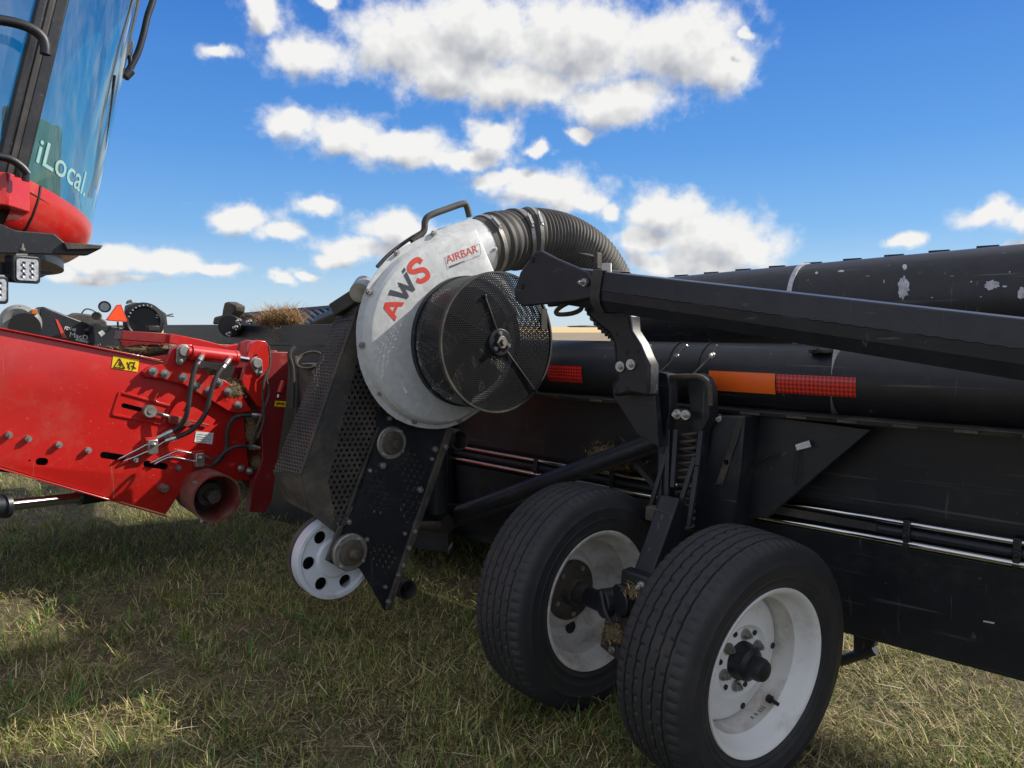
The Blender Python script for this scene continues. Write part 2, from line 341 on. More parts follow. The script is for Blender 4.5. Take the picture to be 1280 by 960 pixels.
def build_world():
    w = bpy.data.worlds.new('World'); scn.world = w; w.use_nodes = True
    n, l = w.node_tree.nodes, w.node_tree.links
    bg = n['Background']; bg.inputs[1].default_value = .1; w.cycles.sampling_method = 'NONE'
    sky = n.new('ShaderNodeTexSky'); sky.sky_type = 'NISHITA'; sky.sun_disc = False
    sky.sun_elevation = math.asin(SUN[2]); sky.sun_rotation = math.atan2(SUN[0], SUN[1])
    sky.altitude = 300; sky.air_density = 1.0; sky.dust_density = .35; sky.ozone_density = 3.2
    # ---- cloud density group: input (azimuth, elevation) in radians
    def px_ae(px, py):
        d = norm(ray(px, py)); return math.atan2(d[0], d[1]), math.asin(d[2])
    A0 = -R(44)
    blobs = [(385,72,62,30),(500,52,85,52),(600,40,100,58),(720,52,120,66),(850,58,100,60),(765,128,90,32),(640,108,110,32),(560,92,90,36),(905,85,45,36),
      (362,154,44,25),(430,170,66,30),(505,186,78,26),(585,198,66,17),(613,173,38,27),(672,186,20,9),
      (680,235,85,30),(722,250,46,17),(630,226,55,15),(395,253,33,16),(300,272,54,21),(352,289,42,16),
      (495,285,62,24),(440,308,62,20),(530,312,90,26),(425,324,40,12),(580,300,66,24),
      (832,268,62,34),(885,297,92,42),(940,312,56,32),(860,328,100,24),(802,300,40,26),(760,262,18,16),
      (1240,268,66,18),(1290,270,40,18),(1130,302,27,12),(1285,304,30,9),
      (130,324,95,19),(205,328,80,17),(265,337,56,10),(40,332,80,15),(120,345,90,10),
      (354,352,17,9),(380,343,17,7),(332,14,34,30),(272,66,24,11),(405,3,24,10),(728,166,26,10),(930,44,16,7),(1480,150,120,45),(-200,220,160,40)]
    def dens_group(det):
        g = bpy.data.node_groups.new('cloud_density', 'ShaderNodeTree')
        g.interface.new_socket('P', in_out='INPUT', socket_type='NodeSocketVector')
        g.interface.new_socket('D', in_out='OUTPUT', socket_type='NodeSocketFloat')
        N, L = g.nodes, g.links
        gi = N.new('NodeGroupInput'); go = N.new('NodeGroupOutput')
        wz = N.new('ShaderNodeTexNoise'); wz.inputs['Scale'].default_value = 22; wz.inputs['Detail'].default_value = 5
        L.new(gi.outputs[0], wz.inputs['Vector'])
        ws = N.new('ShaderNodeVectorMath'); ws.operation = 'SUBTRACT'; ws.inputs[1].default_value = (.5, .5, .5); L.new(wz.outputs['Color'], ws.inputs[0])
        wm = N.new('ShaderNodeVectorMath'); wm.operation = 'MULTIPLY'; wm.inputs[1].default_value = (.05, .035, 0); L.new(ws.outputs[0], wm.inputs[0])
        wa = N.new('ShaderNodeVectorMath'); wa.operation = 'ADD'; L.new(gi.outputs[0], wa.inputs[0]); L.new(wm.outputs[0], wa.inputs[1])
        prev = None
        for (px, py, a, b) in blobs:
            az, el = px_ae(px, py); k = math.cos(math.atan((px - 640) / F)) ** 2
            sa, se = a / F * k, b / F * math.sqrt(k)
            c = N.new('ShaderNodeVectorMath'); c.operation = 'MULTIPLY_ADD'; L.new(wa.outputs[0], c.inputs[0])
            c.inputs[1].default_value = (1 / sa, 1 / se, 0); c.inputs[2].default_value = (-(az - A0) / sa, -el / se, 0)
            q = N.new('ShaderNodeVectorMath'); q.operation = 'LENGTH'; L.new(c.outputs[0], q.inputs[0])
            if prev is None: prev = q.outputs['Value']
            else:
                m = N.new('ShaderNodeMath'); m.operation = 'SMOOTH_MIN'; m.inputs[2].default_value = .25
                L.new(prev, m.inputs[0]); L.new(q.outputs['Value'], m.inputs[1]); prev = m.outputs[0]
        nz = N.new('ShaderNodeTexNoise'); nz.inputs['Scale'].default_value = 30; nz.inputs['Detail'].default_value = det; nz.inputs['Roughness'].default_value = .6
        L.new(gi.outputs[0], nz.inputs['Vector'])
        inv = N.new('ShaderNodeMath'); inv.operation = 'SUBTRACT'; inv.inputs[0].default_value = .83; L.new(prev, inv.inputs[1])
        # cumulus outside the view, added as white fill to brighten the shaded sides
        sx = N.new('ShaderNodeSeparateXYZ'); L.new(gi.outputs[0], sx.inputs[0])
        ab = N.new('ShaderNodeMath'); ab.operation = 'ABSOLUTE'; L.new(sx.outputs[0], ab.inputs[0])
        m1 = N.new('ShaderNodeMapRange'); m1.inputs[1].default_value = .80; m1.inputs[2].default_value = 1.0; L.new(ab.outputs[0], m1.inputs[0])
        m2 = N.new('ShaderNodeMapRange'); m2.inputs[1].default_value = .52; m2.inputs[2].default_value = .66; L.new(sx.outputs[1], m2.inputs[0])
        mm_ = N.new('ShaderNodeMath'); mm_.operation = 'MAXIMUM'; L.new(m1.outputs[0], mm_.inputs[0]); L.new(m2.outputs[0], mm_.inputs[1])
        fill_clouds = N.new('ShaderNodeMapRange'); fill_clouds.inputs[3].default_value = -.75; fill_clouds.inputs[4].default_value = .27; L.new(mm_.outputs[0], fill_clouds.inputs[0])
        cl = N.new('ShaderNodeMath'); cl.operation = 'MAXIMUM'; L.new(fill_clouds.outputs[0], cl.inputs[1])
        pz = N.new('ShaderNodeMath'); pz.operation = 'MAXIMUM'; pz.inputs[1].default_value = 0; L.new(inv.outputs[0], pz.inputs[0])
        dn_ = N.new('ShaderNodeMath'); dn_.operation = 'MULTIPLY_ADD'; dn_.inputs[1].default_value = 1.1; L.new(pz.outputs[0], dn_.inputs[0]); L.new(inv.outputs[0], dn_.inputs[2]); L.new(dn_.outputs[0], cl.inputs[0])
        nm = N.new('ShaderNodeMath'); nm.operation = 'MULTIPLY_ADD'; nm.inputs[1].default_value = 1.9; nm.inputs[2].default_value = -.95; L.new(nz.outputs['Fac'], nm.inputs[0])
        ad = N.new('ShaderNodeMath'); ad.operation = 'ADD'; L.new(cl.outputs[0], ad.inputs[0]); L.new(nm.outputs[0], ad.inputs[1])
        L.new(ad.outputs[0], go.inputs[0]); return g
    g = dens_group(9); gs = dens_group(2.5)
    tc = n.new('ShaderNodeTexCoord'); sp = n.new('ShaderNodeSeparateXYZ'); l.new(tc.outputs['Generated'], sp.inputs[0])
    def M(op, a, b=None, c=None, clamp=False):
        m = n.new('ShaderNodeMath'); m.operation = op; m.use_clamp = clamp
        for i, x in enumerate((a, b, c)):
            if x is None: continue
            if isinstance(x, (int, float)): m.inputs[i].default_value = x
            else: l.new(x, m.inputs[i])
        return m.outputs[0]
    # azimuth measured from the camera-side heading so the seam is behind
    xr = M('ADD', M('MULTIPLY', sp.outputs[0], math.cos(A0)), M('MULTIPLY', sp.outputs[1], -math.sin(A0)))
    yr = M('ADD', M('MULTIPLY', sp.outputs[0], math.sin(A0)), M('MULTIPLY', sp.outputs[1], math.cos(A0)))
    az = M('ARCTAN2', xr, yr); el = M('ARCSINE', sp.outputs[2])
    cb = n.new('ShaderNodeCombineXYZ'); l.new(az, cb.inputs[0]); l.new(el, cb.inputs[1])
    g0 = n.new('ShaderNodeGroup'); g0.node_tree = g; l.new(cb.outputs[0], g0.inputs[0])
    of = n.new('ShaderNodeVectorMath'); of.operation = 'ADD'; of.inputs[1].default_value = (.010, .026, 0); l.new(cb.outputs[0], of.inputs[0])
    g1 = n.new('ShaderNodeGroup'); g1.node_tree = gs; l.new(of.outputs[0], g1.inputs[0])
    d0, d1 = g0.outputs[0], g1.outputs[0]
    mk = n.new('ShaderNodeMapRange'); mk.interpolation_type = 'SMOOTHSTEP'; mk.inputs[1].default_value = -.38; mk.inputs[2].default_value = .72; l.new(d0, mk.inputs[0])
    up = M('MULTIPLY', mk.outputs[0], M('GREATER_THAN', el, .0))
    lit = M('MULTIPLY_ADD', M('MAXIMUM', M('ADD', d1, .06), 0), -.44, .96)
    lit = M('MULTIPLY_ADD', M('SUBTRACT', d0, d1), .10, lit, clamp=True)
    rp = n.new('ShaderNodeValToRGB'); e = rp.color_ramp.elements
    e[0].position = .1; e[0].color = (.47, .49, .54, 1); e[1].position = .80; e[1].color = (.95, .945, .93, 1)
    l.new(lit, rp.inputs[0])
    kb = n.new('ShaderNodeVectorMath'); kb.operation = 'SCALE'; kb.inputs['Scale'].default_value = CLOUD_K; l.new(rp.outputs[0], kb.inputs[0])
    hs = n.new('ShaderNodeHueSaturation'); hs.inputs['Saturation'].default_value = SKY_SAT; hs.inputs['Value'].default_value = SKY_VAL; l.new(sky.outputs[0], hs.inputs['Color'])
    # clear-air colour by elevation, laid over the physical sky
    sr = n.new('ShaderNodeValToRGB'); er = sr.color_ramp.elements
    def lin(c): return tuple(((v / 255 + .055) / 1.055) ** 2.4 for v in c)
    stops = [(0, (196, 214, 228)), (.05, (170, 203, 231)), (.12, (122, 176, 230)), (.22, (88, 150, 222)), (.40, (56, 118, 204)), (1, (30, 80, 165))]
    while len(er) < len(stops): er.new(.5)
    for e_, (p_, c_) in zip(er, stops): e_.position = p_; e_.color = (*lin(c_), 1)
    l.new(M('MAXIMUM', el, 0), sr.inputs[0])
    ks = n.new('ShaderNodeVectorMath'); ks.operation = 'SCALE'; ks.inputs['Scale'].default_value = 8.7; l.new(sr.outputs[0], ks.inputs[0])
    sm = n.new('ShaderNodeMix'); sm.data_type = 'RGBA'; sm.inputs[0].default_value = .85; l.new(hs.outputs[0], sm.inputs[6]); l.new(ks.outputs[0], sm.inputs[7])
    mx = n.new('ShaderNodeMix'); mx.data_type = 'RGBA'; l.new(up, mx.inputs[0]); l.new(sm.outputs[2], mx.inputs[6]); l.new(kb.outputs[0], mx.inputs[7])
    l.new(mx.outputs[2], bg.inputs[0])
CLOUD_K = 7.6; SKY_SAT = 1.2; SKY_VAL = 1.0
build_world()
scn.view_settings.view_transform = 'Standard'; scn.view_settings.look = 'None'; scn.view_settings.exposure = .33; scn.cycles.max_bounces = 6; scn.view_settings.gamma = 1

# ------------------------------------------------------------------ ground
def ground():
    m = bpy.data.materials.new('field'); MATS['field'] = m
    n, l = nodes_of(m); b = n['Principled BSDF']; b.inputs['Roughness'].default_value = .95
    geo = n.new('ShaderNodeNewGeometry')
    def noise(sc, det=8, ro=.65):
        z = n.new('ShaderNodeTexNoise'); z.inputs['Scale'].default_value = sc; z.inputs['Detail'].default_value = det; z.inputs['Roughness'].default_value = ro
        l.new(geo.outputs['Position'], z.inputs['Vector']); return z.outputs['Fac']
    def ramp(f, *st):
        r = n.new('ShaderNodeValToRGB'); el = r.color_ramp.elements
        while len(el) < len(st): el.new(.5)
        for e_, (p, c) in zip(el, st): e_.position = p; e_.color = (*c, 1)
        l.new(f, r.inputs[0]); return r.outputs[0]
    near = ramp(noise(5), (.3, (.060, .047, .032)), (.46, (.115, .097, .054)), (.6, (.19, .165, .085)), (.75, (.31, .26, .13)))
    fine = ramp(noise(60, 6, .75), (.3, (.35, .35, .35)), (.65, (1.15, 1.1, 1.0)))
    mm = n.new('ShaderNodeMix'); mm.data_type = 'RGBA'; mm.blend_type = 'MULTIPLY'; mm.inputs[0].default_value = 1; l.new(near, mm.inputs[6]); l.new(fine, mm.inputs[7])
    # farther off: bare grey-brown stubble, then the golden crop beyond it
    ln = n.new('ShaderNodeVectorMath'); ln.operation = 'LENGTH'; l.new(geo.outputs['Position'], ln.inputs[0])
    def rng_(a, c): 
        q = n.new('ShaderNodeMapRange'); q.inputs[1].default_value = a; q.inputs[2].default_value = c; l.new(ln.outputs['Value'], q.inputs[0]); return q.outputs[0]
    stub = ramp(noise(.35, 6), (.3, (.20, .155, .10)), (.7, (.28, .22, .145)))
    gold = ramp(noise(.02, 5), (.3, (.50, .36, .17)), (.7, (.62, .46, .23)))
    a1 = n.new('ShaderNodeMix'); a1.data_type = 'RGBA'; l.new(rng_(14, 40), a1.inputs[0]); l.new(mm.outputs[2], a1.inputs[6]); l.new(stub, a1.inputs[7])
    a2 = n.new('ShaderNodeMix'); a2.data_type = 'RGBA'; l.new(rng_(150, 170), a2.inputs[0]); l.new(a1.outputs[2], a2.inputs[6]); l.new(gold, a2.inputs[7])
    l.new(a2.outputs[2], b.inputs['Base Color'])
    bp = n.new('ShaderNodeBump'); bp.inputs['Strength'].default_value = .7; bp.inputs['Distance'].default_value = .03; l.new(noise(45, 8, .7), bp.inputs['Height']); l.new(bp.outputs[0], b.inputs['Normal'])
    g = MB(); N = 60                      # fine uneven sheet near the camera, one sheet out to the horizon
    xs = np.concatenate([[-3000, -400, -60, -20], np.linspace(-10, 6, 90), [20, 60, 400, 3000]])
    ys = np.concatenate([[-3000, -400, -60, -20], np.linspace(-6, 8, 80), [20, 60, 400, 3000]])
    vs = []
    for x in xs:
        for y in ys:
            z = 0.
            if abs(x) < 11 and abs(y) < 9:
                z = .018 * math.sin(x * 3.1 + y * 1.7) * math.sin(y * 2.3 - x) + .012 * math.sin(x * 8 + 1) * math.sin(y * 9) - .02
            vs.append(V(x, y, z))
    ny = len(ys)
    g.add(vs, [(i * ny + j, (i + 1) * ny + j, (i + 1) * ny + j + 1, i * ny + j + 1) for i in range(len(xs) - 1) for j in range(ny - 1)])
    o = g.build('ground', 'field'); tag(o, kind='structure')
ground()

def attr_mat(name, rough=.7, trans=.25):
    m = bpy.data.materials.new(name); MATS[name] = m
    n, l = nodes_of(m); b = n['Principled BSDF']; b.inputs['Roughness'].default_value = rough
    a = n.new('ShaderNodeAttribute'); a.attribute_name = 'tint'; l.new(a.outputs['Color'], b.inputs['Base Color'])
    t = n.new('ShaderNodeBsdfTranslucent'); l.new(a.outputs['Color'], t.inputs[0])
    mx = n.new('ShaderNodeMixShader'); mx.inputs[0].default_value = trans
    l.new(b.outputs[0], mx.inputs[1]); l.new(t.outputs[0], mx.inputs[2]); l.new(mx.outputs[0], n['Material Output'].inputs[0])
attr_mat('grass_blades'); attr_mat('straw_blades', .75, .15)

def blades(P, H, lean, az, width, tint, bend):
    """numpy ribbon blades: 3 rungs each; returns verts, quads, colours"""
    n = len(P); d = np.stack([np.cos(az), np.sin(az), np.zeros(n)], 1); sd = np.stack([-np.sin(az), np.cos(az), np.zeros(n)], 1)
    vs = []; 
    for t, wk in ((0, 1), (.4, .95), (.75, .7), (1, .12)):
        hor = lean * H * (t + bend * t * t) / (1 + bend); ver = np.sqrt(np.maximum(1 - lean ** 2, 0.002)) * H * (t - .3 * bend * t * t)
        c = P + d * hor[:, None] + np.stack([np.zeros(n), np.zeros(n), ver], 1)
        vs += [c - sd * (width * wk / 2)[:, None], c + sd * (width * wk / 2)[:, None]]
    v = np.stack(vs, 1).reshape(-1, 3); b = np.arange(n)[:, None] * 8
    q = np.stack([np.concatenate([b + i for i in (k, k + 1, k + 3, k + 2)], 1) for k in (0, 2, 4)], 1).reshape(-1, 4)
    return v, q, np.repeat(tint, 8, 0)
def blade_object(name, v, q, c, m):
    me = bpy.data.meshes.new(name); me.vertices.add(len(v)); me.vertices.foreach_set('co', v.astype(np.float32).ravel())
    me.loops.add(q.size); me.loops.foreach_set('vertex_index', q.astype(np.int32).ravel())
    me.polygons.add(len(q)); me.polygons.foreach_set('loop_start', np.arange(0, q.size, 4, dtype=np.int32))
    me.update(calc_edges=True)
    a = me.attributes.new('tint', 'FLOAT_COLOR', 'POINT'); a.data.foreach_set('color', np.concatenate([c, np.ones((len(c), 1))], 1).astype(np.float32).ravel())
    me.materials.append(MATS[m]); o = bpy.data.objects.new(name, me); col.objects.link(o); return o
def vnoise(x, y, sc, seed):
    r = np.random.default_rng(seed); T = r.random((64, 64)); x = x * sc; y = y * sc
    i = np.floor(x).astype(int); j = np.floor(y).astype(int); fx = x - i; fy = y - j; fx = fx * fx * (3 - 2 * fx); fy = fy * fy * (3 - 2 * fy)
    g = lambda a, b: T[a % 64, b % 64]
    return (g(i, j) * (1 - fx) + g(i + 1, j) * fx) * (1 - fy) + (g(i, j + 1) * (1 - fx) + g(i + 1, j + 1) * fx) * fy
def grass():
    # scatter over the field round the machine, denser close to the camera
    n = 420000
    d = 1.0 + 11 * rng.random(n) ** 1.7; a = R(44) + R(46) * (rng.random(n) * 2 - 1)
    x = CAM[0] - np.sin(a) * d; y = CAM[1] + np.cos(a) * d
    nz = .6 * vnoise(x, y, 2.2, 1) + .4 * vnoise(x, y, 7, 2); keep = rng.random(n) < np.clip((nz - .27) * 3.0, .08, 1)
    x, y, nz, d = x[keep], y[keep], nz[keep], d[keep]; n = len(x); print('blades', n)
    gx = np.round(x / .07 + rng.normal(0, .25, n)); gy = np.round(y / .07 + rng.normal(0, .25, n))     # tufts
    pull = .55 * rng.random(n); x = x * (1 - pull) + gx * .07 * pull; y = y * (1 - pull) + gy * .07 * pull
    kind = rng.random(n); dry = vnoise(x, y, 1.3, 5) * .5 + vnoise(x, y, 5, 6) * .5
    straw = kind < .14 + .9 * np.clip(dry - .45, 0, .6); brown = (kind > .86)
    H = np.where(straw, rng.uniform(.02, .075, n), rng.uniform(.02, .085, n)) * np.where(rng.random(n) < .05, 1.5, 1)
    lean = np.where(straw, rng.uniform(.75, .999, n), rng.uniform(.25, .95, n))
    az = rng.random(n) * 6.283 ; w = np.where(straw, rng.uniform(.0012, .0026, n), rng.uniform(.0014, .0032, n)) * (1 + np.clip(d - 4, 0, 8) * .12)
    g = np.stack([rng.uniform(.11, .25, n), rng.uniform(.19, .34, n), rng.uniform(.025, .06, n)], 1)
    st = np.array([.74, .60, .30]) * rng.uniform(.45, 1.1, (n, 1)); br = np.array([.19, .125, .065]) * rng.uniform(.5, 1.2, (n, 1))
    yel = np.array([.55, .53, .16]) * rng.uniform(.6, 1.1, (n, 1))
    t = np.where(straw[:, None], st, np.where(brown[:, None], br, np.where((rng.random(n) < .35)[:, None], yel, g)))
    P = np.stack([x, y, np.where(straw, rng.uniform(-.02, .035, n), -.025)], 1)
    v, q, c = blades(P, H, lean, az, w, t, rng.uniform(0, .8, n))
    o = blade_object('grass', v, q, c, 'grass_blades'); tag(o, kind='stuff', label='short trodden grass and clippings covering the field', cat='grass')
    # coarser green tufts
    nt = 2600; d = 1.3 + 7 * rng.random(nt) ** 1.6; a = R(44) + R(45) * (rng.random(nt) * 2 - 1)
    tx, ty = CAM[0] - np.sin(a) * d, CAM[1] + np.cos(a) * d; ok = vnoise(tx, ty, 1.6, 11) > .42; tx, ty = tx[ok], ty[ok]; nt = len(tx)
    k = rng.integers(8, 24, nt); ix = np.repeat(np.arange(nt), k); n = len(ix); az = rng.random(n) * 6.283; rr_ = .022 * rng.random(n)
    P = np.stack([tx[ix] + rr_ * np.cos(az), ty[ix] + rr_ * np.sin(az), np.full(n, -.02)], 1)
    base = np.stack([rng.uniform(.08, .24, nt), rng.uniform(.17, .30, nt), rng.uniform(.025, .06, nt)], 1)[ix] * rng.uniform(.6, 1.25, (n, 1)); dr = rng.random(n) < .18
    base[dr] = np.array([.55, .45, .20]) * rng.uniform(.6, 1.1, (dr.sum(), 1))
    v, q, c = blades(P, rng.uniform(.04, .13, n), rng.uniform(.35, .97, n), az + rng.normal(0, .5, n), rng.uniform(.0022, .0046, n), base, rng.uniform(.1, .9, n))
    o = blade_object('grass_tufts', v, q, c, 'grass_blades'); tag(o, kind='stuff', label='coarser green grass tufts standing out of the trodden field', cat='grass')
    # fine clippings matted between the tufts
    n = 210000; d = 1.2 + 6.5 * rng.random(n) ** 1.5; a = R(44) + R(46) * (rng.random(n) * 2 - 1)
    P = np.stack([CAM[0] - np.sin(a) * d, CAM[1] + np.cos(a) * d, rng.uniform(-.02, .02, n)], 1)
    tt = np.where((rng.random(n) < .5)[:, None], np.array([.24, .18, .10]), np.where((rng.random(n) < .5)[:, None], np.array([.24, .28, .09]), np.array([.68, .55, .30]))) * rng.uniform(.4, 1.15, (n, 1))
    v, q, c = blades(P, rng.uniform(.012, .05, n), rng.uniform(.9, .999, n), rng.random(n) * 6.283, rng.uniform(.0012, .0026, n), tt, rng.uniform(0, .6, n))
    o = blade_object('clippings', v, q, c, 'grass_blades'); tag(o, kind='stuff', label='fine dry clippings matted between the grass tufts', cat='clippings')
    # loose pale stalks lying on top
    n = 420; d = 1.3 + 6 * rng.random(n) ** 1.5; a = R(44) + R(44) * (rng.random(n) * 2 - 1)
    P = np.stack([CAM[0] - np.sin(a) * d, CAM[1] + np.cos(a) * d, rng.uniform(.01, .05, n)], 1)
    v, q, c = blades(P, rng.uniform(.04, .14, n), rng.uniform(.97, 1, n), rng.random(n) * 6.283, rng.uniform(.002, .0042, n), np.array([.62, .55, .36]) * rng.uniform(.5, 1.1, (n, 1)), rng.uniform(0, .4, n))
    o = blade_object('straw_litter', v, q, c, 'straw_blades'); tag(o, kind='stuff', label='pale chopped stalks lying loose over the grass', cat='straw')
grass()

def straw_clump(name, c, size, n, label, spread=1., core=True, stray=1., warm=1., group=None, ck=.62):
    c = np.asarray(c, float); size = np.asarray(size, float)
    root = thing(name, c - V(0, 0, size[2]), label, 'straw', group)
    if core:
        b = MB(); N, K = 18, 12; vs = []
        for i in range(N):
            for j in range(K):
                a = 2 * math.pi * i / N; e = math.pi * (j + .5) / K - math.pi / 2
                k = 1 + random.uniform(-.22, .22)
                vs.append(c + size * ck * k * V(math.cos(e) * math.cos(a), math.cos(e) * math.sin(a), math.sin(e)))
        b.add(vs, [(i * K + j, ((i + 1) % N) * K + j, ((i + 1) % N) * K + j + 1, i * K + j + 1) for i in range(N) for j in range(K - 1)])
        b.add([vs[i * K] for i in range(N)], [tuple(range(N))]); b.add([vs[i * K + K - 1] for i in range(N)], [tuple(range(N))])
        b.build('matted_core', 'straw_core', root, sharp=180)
    p = rng.normal(size=(n, 3)); p /= np.linalg.norm(p, axis=1)[:, None]; P = c + p * size * rng.uniform(.55, 1.0, (n, 1)) * spread
    L = rng.uniform(.25, 1.1, n) * (size[0] + size[1]) * .42 * stray
    az = rng.random(n) * 6.283
    t = np.array([.46 * warm, .31, .13]) * rng.uniform(.35, 1.25, (n, 1))
    v, q, cc = blades(P - c + V(0, 0, size[2]), L, rng.uniform(.8, .999, n), az, rng.uniform(.0018, .0036, n), t, rng.uniform(0, .9, n))
    o = blade_object('stalks', v, q, cc, 'straw_blades'); o.parent = root; BASE[o.name] = BASE[root.name]
    return root

# ================================================================== combine harvester (cab + feeder house)
combine = thing('combine_harvester', (-3.65, -3.0, 0), 'red combine harvester with tinted glass cab and sloping red feeder house', 'combine harvester')
CSX = -3.65
SF = -3.0                                   # plane of the feeder house's near side
f_out = [(-60, 400), (0, 410), (205, 453), (262, 470), (302, 497), (312, 600), (236, 600), (207, 643), (0, 583), (-60, 566)]
FO = SP(f_out[1:-1], SF); FO = [FO[0] + (FO[0] - FO[1]) * 1.7] + FO + [FO[-1] + (FO[-1] - FO[-2]) * 1.7]    # runs back under the cab
plate = MB().prism(FO, (-.014, 0, 0)).build('feeder_house', 'red_paint', combine, bevel=.002)
def slot(c0, c1, r, s, dep=.1):            # rounded slot cutter
    a, b = S(*c0, s), S(*c1, s); d = norm(b - a) if np.linalg.norm(b - a) > 1e-6 else V(0, 1, 0); nrm = V(0, -d[2], d[1]); out = []
    for k in range(13): t = -math.pi / 2 + math.pi * k / 12; out.append(b + r * (d * math.cos(t) + nrm * math.sin(t)))
    for k in range(13): t = math.pi / 2 + math.pi * k / 12; out.append(a + r * (d * math.cos(t) + nrm * math.sin(t)))
    return MB().prism([p + SX * dep / 2 for p in out], (-dep, 0, 0))
cut(plate, [slot(z3(415, 668), z3(492, 680), .016, SF), slot(z3(587, 703), z3(660, 714), .016, SF), slot(z3(160, 694), z3(176, 695), .017, SF),
            slot(z3(118, 690), z3(118.5, 690), .004, SF), slot(z3(495, 470), z3(560, 486), .011, SF)])
b = MB().prism([p + V(-.10, 0, 0) for p in SP([(-60, 410), (0, 420), (205, 462), (290, 500), (300, 580), (225, 590), (200, 630), (0, 574), (-60, 556)], SF)], (-1.2, 0, 0))
b.build('housing', 'black_paint', plate)
b = MB()                                     # folded top and bottom lips of the side plate
for p, q in (((-60, 399.2), (205, 452)), ((-60, 566.8), (207, 644))):
    a, c = S(*p, SF), S(*q, SF); up = V(0, 0, .006 if q[1] < 500 else -.008)
    b.prism([a + V(.016, 0, 0), c + V(.016, 0, 0), c + V(-.07, 0, 0), a + V(-.07, 0, 0)], up)
b.build('edge_lip', 'red_paint', plate, bevel=.0015)
# far side plate and the deck between
MB().prism([p + V(-1.3, 0, 0) for p in FO], (-.014, 0, 0)).build('far_side_plate', 'red_paint', plate)
MB().prism([FO[0] - V(.014, 0, .05), FO[1] - V(.014, 0, .05), FO[-2] + V(-.014, 0, .05), FO[-1] + V(-.014, 0, .05)], (-1.27, 0, 0)).build('rear_housing', 'red_dark', plate)
# recessed adjuster frame and its eye bolt
b = MB()
for p, q in (((480, 416), (682, 472)), ((682, 472), (655, 545)), ((655, 545), (451, 506)), ((451, 506), (480, 416))):
    b.bar(S(*z3(*p), SF + .003), S(*z3(*q), SF + .003), .010, .008, up=SX)
b.build('adjuster_frame', 'red_paint', plate, bevel=.001)
b = MB(); c = S(*z3(597, 492), SF + .02); b.lathe(c - SX * .018, SX, [(0, .014), (0, .030), (.036, .030), (.036, .014)], 24, closed=True)
b.cyl(c - SX * .022, c + SX * .022, .013, 16); b.cyl(S(*z3(618, 498), SF + .02), S(*z3(672, 513), SF + .02), .009, 12)
b.build('eye_bolt', 'steel_dull', plate)
b = MB().prism(SP([(672, 505), (740, 520), (770, 545), (752, 556), (676, 541)], SF + .026, z3), (-.03, 0, 0)); b.cyl(S(*z3(752, 530), SF + .012), S(*z3(835, 549), SF + .012), .005, 10)
b.build('tension_clevis', 'red_dusty', plate, bevel=.002)
# curved bolted bracket
br = MB().prism(SP([(574, 335), (600, 313), (662, 302), (688, 245), (716, 226), (768, 226), (786, 262), (782, 300), (800, 318), (842, 345), (905, 372), (962, 420), (1008, 492), (960, 500), (916, 494), (850, 452), (790, 418), (735, 385), (640, 362), (585, 356)], SF + .032, z3), (-.030, 0, 0))
br.build('bolted_bracket', 'red_paint', plate, bevel=.003)
for (x, y) in [(612, 333), (660, 343), (732, 357), (784, 392), (836, 411), (875, 378), (911, 414), (952, 468)]:
    MB().bolt(S(*z3(x, y), SF + .034), SX, .0215, .022).build('bolt', 'zinc', plate)
for (x, y) in [(33, 587), (110, 602), (233, 626), (350, 648), (540, 685), (710, 718)]:
    MB().bolt(S(*z3(x, y), SF), SX, .0145, .02, washer=False, hexa=False).build('bolt', 'steel_dull', plate)
MB().bolt(S(*z3(648, 798), SF), SX, .021, .038, washer=False, hexa=False).build('bolt', 'steel_dull', plate)
for (x, y) in [(963, 721), (997, 732)]: MB().bolt(S(*z3(x, y), SF + .02), SX, .019, .02).build('bolt', 'zinc', plate)
for (x, y) in [(735, 252), (1027, 300)]:    # pins with keeper bolts
    p = S(*z3(x, y), SF + .055); q = S(*z3(x - 14 if x < 900 else x + 12, y + 40), SF + .055)
    b = MB().cyl(p - SX * .06, p + SX * .016, .026, 20)
    pts = []
    for k in range(9): t = math.pi * k / 8; pts.append((p, .034, t))
    d = norm(q - p); nr = V(0, -d[2], d[1])
    o1 = [p + .034 * (-d * math.sin(math.pi * k / 8) + nr * math.cos(math.pi * k / 8)) for k in range(9)]
    o2 = [q + .02 * (d * math.sin(math.pi * k / 8) - nr * math.cos(math.pi * k / 8)) for k in range(9)]
    b.prism(o1 + o2, (-.01, 0, 0)); b.bolt(q, SX, .012, .012, washer=False)
    b.build('pivot_pin', 'steel_dull', plate, bevel=.002)
# tilt cylinder
a, c = S(*z3(762, 258), SF + .05), S(*z3(944, 280), SF + .05); d = norm(c - a)
b = MB().cyl(a, c, .037, 28); b.cyl(c - d * .012, c + d * .006, .040, 28); b.cyl(a - d * .02, a, .030, 24)
for x in (806, 915): p = S(*z3(x, 268 if x < 900 else 282), SF + .08); b.cyl(p, p + V(.02, 0, .006), .013, 12)
b.build('tilt_cylinder', 'red_paint', plate, bevel=.002)
MB().cyl(c, S(*z3(992, 288), SF + .05), .017, 20).build('cylinder_rod', 'chrome', plate)
# rocker arm at the front of the feeder house
arm = [(1000, 222), (1030, 208), (1062, 212), (1078, 232), (1074, 330), (1062, 420), (1050, 482), (1030, 470), (1000, 425), (972, 385), (968, 365), (985, 300)]
MB().prism(SP(arm, SF + .045, z3), (-.03, 0, 0)).build('rocker_arm', 'red_paint', plate, bevel=.004)
MB().prism([p + V(-.11, 0, 0) for p in SP(arm, SF + .045, z3)], (-.03, 0, 0)).build('rocker_arm', 'red_dark', plate, bevel=.004)
